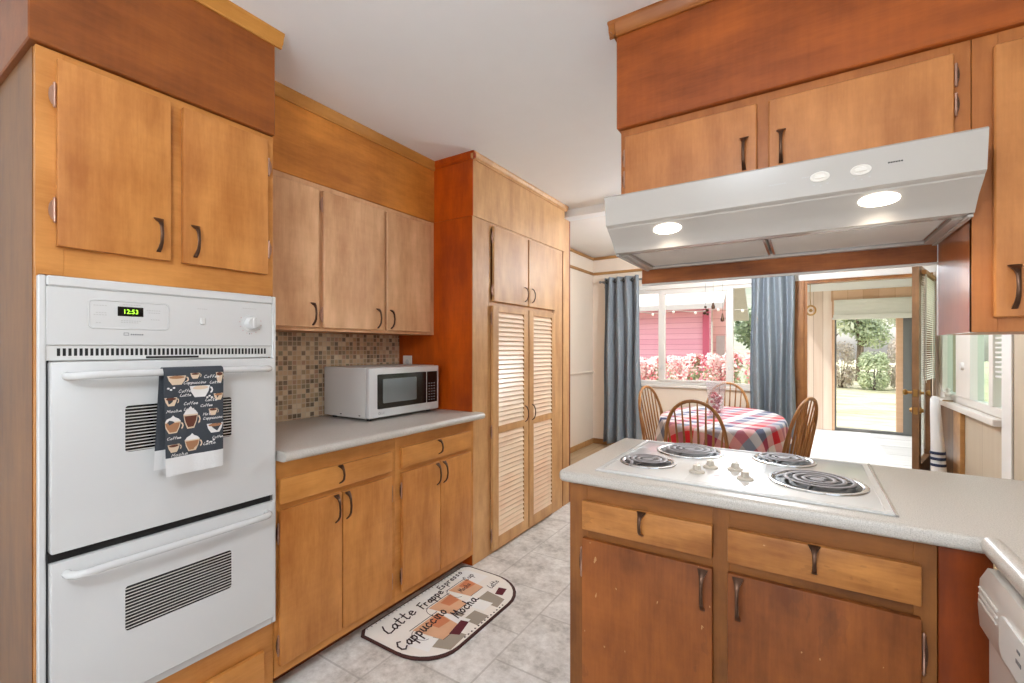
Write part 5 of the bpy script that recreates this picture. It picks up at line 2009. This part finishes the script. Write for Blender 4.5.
vz = thing('vase', 'tall clear vase of red flowers on the plaid tablecloth', 'vase', (-0.62, 4.14, TZ + 0.0055))
bz = TZ + 0.0056
b = MB().lathe([(0.0, 0.004), (0.05, 0.004), (0.052, 0.0), (0.056, 0.003), (0.062, 0.1), (0.07, 0.2), (0.082, 0.29), (0.079, 0.29), (0.067, 0.2), (0.058, 0.1), (0.05, 0.012), (0.0, 0.01)], (-0.62, 4.14, bz), 28)
obj('vase_glass', b, M['vase_glass'], vz, smooth=60)
b = MB()
for i in range(26):
    a, r = random.random() * 2 * pi, 0.042 * sqrt(random.random())
    z = bz + 0.03 + 0.17 * random.random()
    rr = 0.012 + 0.007 * random.random()
    b.lathe([(0, -rr), (rr * .8, -rr * .6), (rr, 0), (rr * .8, rr * .6), (0, rr)], (-0.62 + r * cos(a), 4.14 + r * sin(a), z), 8)
obj('red_filling', b, M['vase_red'], vz)
b = MB()
for i in range(16):
    a, r = random.random() * 2 * pi, 0.045 * sqrt(random.random())
    z = bz + 0.03 + 0.17 * random.random()
    rr = 0.011
    b.lathe([(0, -rr), (rr, 0), (0, rr)], (-0.62 + r * cos(a), 4.14 + r * sin(a), z), 7)
obj('pale_filling', b, M['blossom_pale'], vz)


# ------------------------------------------------------------------ windsor chairs
def make_chair(label, loc, rz):
    c = thing('windsor_chair', label, 'chair', (0, 0, 0), 'bow-back chairs around the dining table')
    SH = 0.44
    # chair faces +Y; back at -Y
    b = MB()
    rings = []
    for (sc_, z) in ((0.86, SH - 0.035), (0.98, SH - 0.02), (1.0, SH - 0.006), (0.97, SH), (0.6, SH - 0.008), (0.1, SH - 0.012)):
        ring = []
        for k in range(28):
            a = 2 * pi * k / 28
            x = 0.215 * sc_ * (abs(cos(a)) ** 0.8) * (1 if cos(a) > 0 else -1) * (1.0 + 0.06 * sin(a))
            y = 0.205 * sc_ * (abs(sin(a)) ** 0.8) * (1 if sin(a) > 0 else -1)
            ring.append((x, y, z))
        rings.append(ring)
    b.loft(rings)
    obj('seat', b, M['chair'], c, smooth=60)
    RK = 0.09          # rake of the back
    H = 0.50

    def bow(t):
        """t 0..1 around the hoop"""
        a = pi * t
        x = -0.205 * cos(a) * (1 + 0.10 * sin(a) ** 2)
        z = H * sin(a) ** 0.62
        return Vector((x, -0.165 - RK * z / H - 0.02 * sin(a), SH - 0.006 + z))
    obj('back_bow', MB().tube([bow(i / 32) for i in range(33)], 0.0125, 10), M['chair'], c, smooth=60)
    for j in range(8):
        xb = -0.148 + j * 0.0423
        xt = xb * 1.22
        # find bow point with that x
        best = min((bow(i / 200) for i in range(20, 181)), key=lambda p: abs(p.x - xt))
        p0 = Vector((xb, -0.168 - 0.01 * (1 - (xb / 0.15) ** 2), SH - 0.008))
        pm_ = p0.lerp(best, 0.45)
        obj('spindle', MB().tube([p0, p0.lerp(best, 0.2), pm_, p0.lerp(best, 0.75), best], [0.006, 0.0075, 0.0085, 0.0065, 0.005], 8), M['chair'], c, smooth=60)
    for (sx, sy) in ((1, 1), (-1, 1), (1, -1), (-1, -1)):
        p0 = Vector((sx * 0.14, sy * 0.13, SH - 0.03))
        p1 = Vector((sx * 0.205, sy * 0.20, 0.0))
        q = [0, 0.12, 0.3, 0.38, 0.42, 0.46, 0.55, 0.8, 1.0]
        r = [0.012, 0.016, 0.02, 0.017, 0.012, 0.017, 0.019, 0.014, 0.011]
        obj('leg', MB().tube([p0.lerp(p1, t) for t in q], r, 10), M['chair'], c, smooth=60)
    for sx in (1, -1):
        a = Vector((sx * 0.178, 0.167, 0.2))
        bb = Vector((sx * 0.178, -0.167, 0.2))
        obj('stretcher', MB().tube([a, a.lerp(bb, 0.5), bb], [0.008, 0.013, 0.008], 8), M['chair'], c, smooth=60)
    obj('stretcher', MB().tube([(-0.175, 0, 0.2), (0, 0, 0.2), (0.175, 0, 0.2)], [0.008, 0.013, 0.008], 8), M['chair'], c, smooth=60)
    c.location = loc
    c.rotation_euler = (0, 0, radians(rz))
    return c


ch = make_chair('bow-back wooden chair nearest the cooktop, its back turned to the kitchen', (-0.635, 3.56, 0), 0)
for lab, loc, rz in (('bow-back wooden chair between the table and the curtain by the dining room corner', (-0.98, 4.22, 0), -103),
                     ('bow-back wooden chair behind the vase, below the dining window', (-0.66, 4.87, 0), 180),
                     ('bow-back wooden chair seen side-on in front of the porch doorway', (-0.215, 4.0, 0), 67)):
    c2 = copy_tree(ch)
    c2['label'] = lab
    c2.location = loc
    c2.rotation_euler = (0, 0, radians(rz))

# ------------------------------------------------------------------ porch beyond the door
PF = 8.82
struct('floor_porch', MB().box(-0.22, 1.40, YF + 0.12, PF + 0.1, -0.16, -0.005), M['porch_floor'])
struct('ceiling_porch', MB().box(-0.3, 1.4, YF + 0.12, PF + 0.25, 2.45, 2.55), M['porch_white'])
wall_with_holes('wall_porch_far', 'X', -0.22, 1.40, PF, PF + 0.1, 0, 2.2, [(0.405, 1.34, 0.0, 2.02)], M['plank_wall'])
struct('trim_20', MB().box(-0.22, 1.40, PF - 0.005, PF + 0.1, 2.2, 2.45), M['porch_white'])
struct('trim_21', MB().box(0.36, 1.34, PF - 0.012, PF, 2.03, 2.195), M['peach_board'])
struct('trim_22', MB().box(0.37, 0.405, PF - 0.03, PF, 0, 2.03), M['peach_board'])
b = MB().box(-0.22, -0.12, YF + 0.12, PF, 2.12, 2.45)
b.box(-0.22, -0.12, YF + 0.12, YF + 0.22, 0, 2.12)
b.box(-0.22, -0.12, PF - 0.1, PF, 0, 2.12)
struct('wall_porch_left', b, M['trim_white'])
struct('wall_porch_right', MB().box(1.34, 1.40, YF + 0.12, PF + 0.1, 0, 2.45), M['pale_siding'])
w4 = estruct('window_4', (1.3, PF, 0))
b = MB()
b.box(0.405, 1.34, PF + 0.02, PF + 0.08, 0.0, 0.04)
b.box(0.405, 1.34, PF + 0.02, PF + 0.08, 1.98, 2.02)
b.box(0.405, 0.43, PF + 0.02, PF + 0.08, 0.04, 1.98)
b.box(1.24, 1.34, PF + 0.02, PF + 0.08, 0.04, 1.98)
obj('window_frame', b, M['grey_metal'], w4)
obj('inner_post', MB().box(1.16, 1.239, PF + 0.03, PF + 0.07, 0.04, 1.98), M['peach_board'], w4)
obj('pane', MB().box(0.43, 1.16, PF + 0.048, PF + 0.052, 0.04, 1.98), M['glass'], w4)
rs = thing('roller_shade', 'white fabric shade rolled halfway down over the porch glass door', 'shade', (0.85, PF - 0.05, 1.74))
b = MB()
for j in range(3):
    b.box(0.395, 1.335, PF - 0.05 - 0.006 * j, PF - 0.04 - 0.006 * j, 1.80 + j * 0.08, 1.885 + j * 0.08, 0.003)
obj('shade_fabric', b, M['shade'], rs)
obj('shade_fold', MB().box(0.385, 1.335, PF - 0.075, PF - 0.035, 1.735, 1.815, 0.012, 3), M['shade'], rs)
obj('head_rail', MB().box(0.395, 1.335, PF - 0.07, PF - 0.03, 2.0, 2.04, 0.004), M['shade'], rs)
obj('bracket', MB().box(0.372, 0.39, PF - 0.08, PF - 0.031, 1.735, 1.77), M['trim_white'], rs)

# ------------------------------------------------------------------ outdoors
struct('ground', MB().box(-30, 40, YF + 0.13, 70, -0.5, -0.18), M['ground'])
struct('ground_side', MB().box(XR + 0.13, 40, 2.5, YF + 0.13, -0.5, -0.18), M['ground'])
struct('ground_bounce_side', MB().box(XR + 0.13, 40, -20, 2.5, -0.5, -0.18), M['bounce_paving'])  # added pale surface for uplight through the sink window
struct('ground_bounce_back', MB().box(-20, XR + 0.13, -20, YB - 0.13, -0.5, -0.15), M['bounce_paving'])  # added pale surface for uplight through the back opening
# pink house next door
ho = thing('pink_house', 'pink clapboard house with pale roof outside the dining window', 'house', (-3.0, 13, -0.18))
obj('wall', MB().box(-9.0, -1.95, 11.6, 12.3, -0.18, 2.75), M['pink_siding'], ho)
obj('corner_trim', MB().box(-2.02, -1.88, 11.53, 11.6, -0.18, 2.3), M['pink_trim'], ho)
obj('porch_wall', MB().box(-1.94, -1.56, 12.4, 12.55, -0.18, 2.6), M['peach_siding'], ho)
obj('porch_window', MB().box(-1.85, -1.66, 12.37, 12.405, 0.7, 1.6), M['shingle'], ho)
b = MB()
b.prism([(11.0, 2.18), (11.0, 2.30), (13.8, 4.3), (16.6, 2.3), (16.6, 2.18), (13.8, 4.16)], 'X', -9.2, -1.5)
obj('roof', b, M['shingle'], ho)
gh = thing('gable_house', 'pale gabled house far behind the pink house', 'house', (-1.2, 26, -0.18))
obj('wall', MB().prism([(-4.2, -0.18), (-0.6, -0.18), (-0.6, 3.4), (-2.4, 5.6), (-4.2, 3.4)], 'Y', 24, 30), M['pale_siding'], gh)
obj('roof', MB().prism([(-4.6, 3.1), (-2.4, 5.75), (-0.2, 3.1), (-0.2, 3.4), (-2.4, 6.1), (-4.6, 3.4)], 'Y', 23.6, 30.4), M['shingle'], gh)
# string of bulbs along the eave
stl = thing('string_lights', 'string of white bulbs along the eave of the pink house', 'string lights', (-3, 10.95, 2.1))
b = MB()
pts = [(-5.2 + 0.12 * i, 11.0, 2.172 - 0.05 * abs(sin(i * 0.42))) for i in range(36)]
b.tube(pts, 0.008, 5)
obj('cord', b, M['rope'], stl)
for i in range(2, 36, 4):
    x, y, z = pts[i]
    obj('bulb', MB().lathe([(0.0, -0.065), (0.022, -0.055), (0.032, -0.03), (0.02, -0.006), (0.01, 0.0)], (x, y, z), 10), M['bulb'], stl)


def shrub(label, cx, cy, rx, ry, h, cat='shrub', blossom=True, leaf='leaf_mid', n=500, group=None, size=0.05, boxy=1.0):
    o = thing('flowering_shrub' if blossom else 'shrub', label, cat, (cx, cy, -0.18), group)
    b = MB().leaves((cx, cy, -0.18 + h * 0.5), (rx, ry, h * 0.52), n, size * 1.1, 0.45, boxy)
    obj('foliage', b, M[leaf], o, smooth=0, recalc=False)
    if blossom:
        b = MB().leaves((cx, cy, -0.16 + h * 0.52), (rx * 1.03, ry * 1.03, h * 0.53), int(n * 1.3), size, 0.85, boxy)
        obj('blossoms', b, M['blossom'], o, smooth=0, recalc=False)
        b = MB().leaves((cx, cy, -0.16 + h * 0.58), (rx * 1.04, ry * 1.04, h * 0.5), int(n * 1.3), size, 0.92, boxy)
        obj('pale_blossoms', b, M['blossom_pale'], o, smooth=0, recalc=False)
    b = MB()
    for k in range(5):
        a = k * 1.3
        b.tube([(cx + 0.05 * cos(a), cy + 0.05 * sin(a), -0.2), (cx + rx * 0.5 * cos(a), cy + ry * 0.5 * sin(a), -0.18 + h * 0.6)], [0.025, 0.01], 6)
    obj('stem', b, M['bark'], o)
    return o


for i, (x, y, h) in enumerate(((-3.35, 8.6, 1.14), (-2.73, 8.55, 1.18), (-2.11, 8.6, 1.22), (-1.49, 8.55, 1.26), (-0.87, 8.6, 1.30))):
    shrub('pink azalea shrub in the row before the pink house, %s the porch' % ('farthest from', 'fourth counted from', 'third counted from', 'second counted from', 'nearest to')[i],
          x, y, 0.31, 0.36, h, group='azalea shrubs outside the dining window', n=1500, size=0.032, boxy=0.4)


def tree(label, x, y, h, r, leaf, n=900, size=0.16):
    o = thing('tree', label, 'tree', (x, y, -0.18), 'trees outside the windows')
    b = MB()
    b.tube([(x, y, -0.25), (x + 0.08, y, h * 0.4), (x - 0.05, y + 0.1, h * 0.75)], [0.09, 0.07, 0.03], 8)
    for k in range(6):
        a = k * 1.05
        b.tube([(x + 0.06, y, h * (0.3 + 0.06 * k)), (x + r * 0.6 * cos(a), y + r * 0.6 * sin(a), h * (0.5 + 0.07 * k))], [0.035, 0.012], 6)
    obj('trunk', b, M['bark'], o, smooth=60)
    b = MB()
    for k in range(7):
        a = k * 0.9
        b.leaves((x + r * 0.45 * cos(a), y + r * 0.45 * sin(a), h * (0.45 + 0.08 * k)), (r * 0.6, r * 0.6, h * 0.16), n // 7, size, 0.2)
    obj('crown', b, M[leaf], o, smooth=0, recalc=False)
    return o


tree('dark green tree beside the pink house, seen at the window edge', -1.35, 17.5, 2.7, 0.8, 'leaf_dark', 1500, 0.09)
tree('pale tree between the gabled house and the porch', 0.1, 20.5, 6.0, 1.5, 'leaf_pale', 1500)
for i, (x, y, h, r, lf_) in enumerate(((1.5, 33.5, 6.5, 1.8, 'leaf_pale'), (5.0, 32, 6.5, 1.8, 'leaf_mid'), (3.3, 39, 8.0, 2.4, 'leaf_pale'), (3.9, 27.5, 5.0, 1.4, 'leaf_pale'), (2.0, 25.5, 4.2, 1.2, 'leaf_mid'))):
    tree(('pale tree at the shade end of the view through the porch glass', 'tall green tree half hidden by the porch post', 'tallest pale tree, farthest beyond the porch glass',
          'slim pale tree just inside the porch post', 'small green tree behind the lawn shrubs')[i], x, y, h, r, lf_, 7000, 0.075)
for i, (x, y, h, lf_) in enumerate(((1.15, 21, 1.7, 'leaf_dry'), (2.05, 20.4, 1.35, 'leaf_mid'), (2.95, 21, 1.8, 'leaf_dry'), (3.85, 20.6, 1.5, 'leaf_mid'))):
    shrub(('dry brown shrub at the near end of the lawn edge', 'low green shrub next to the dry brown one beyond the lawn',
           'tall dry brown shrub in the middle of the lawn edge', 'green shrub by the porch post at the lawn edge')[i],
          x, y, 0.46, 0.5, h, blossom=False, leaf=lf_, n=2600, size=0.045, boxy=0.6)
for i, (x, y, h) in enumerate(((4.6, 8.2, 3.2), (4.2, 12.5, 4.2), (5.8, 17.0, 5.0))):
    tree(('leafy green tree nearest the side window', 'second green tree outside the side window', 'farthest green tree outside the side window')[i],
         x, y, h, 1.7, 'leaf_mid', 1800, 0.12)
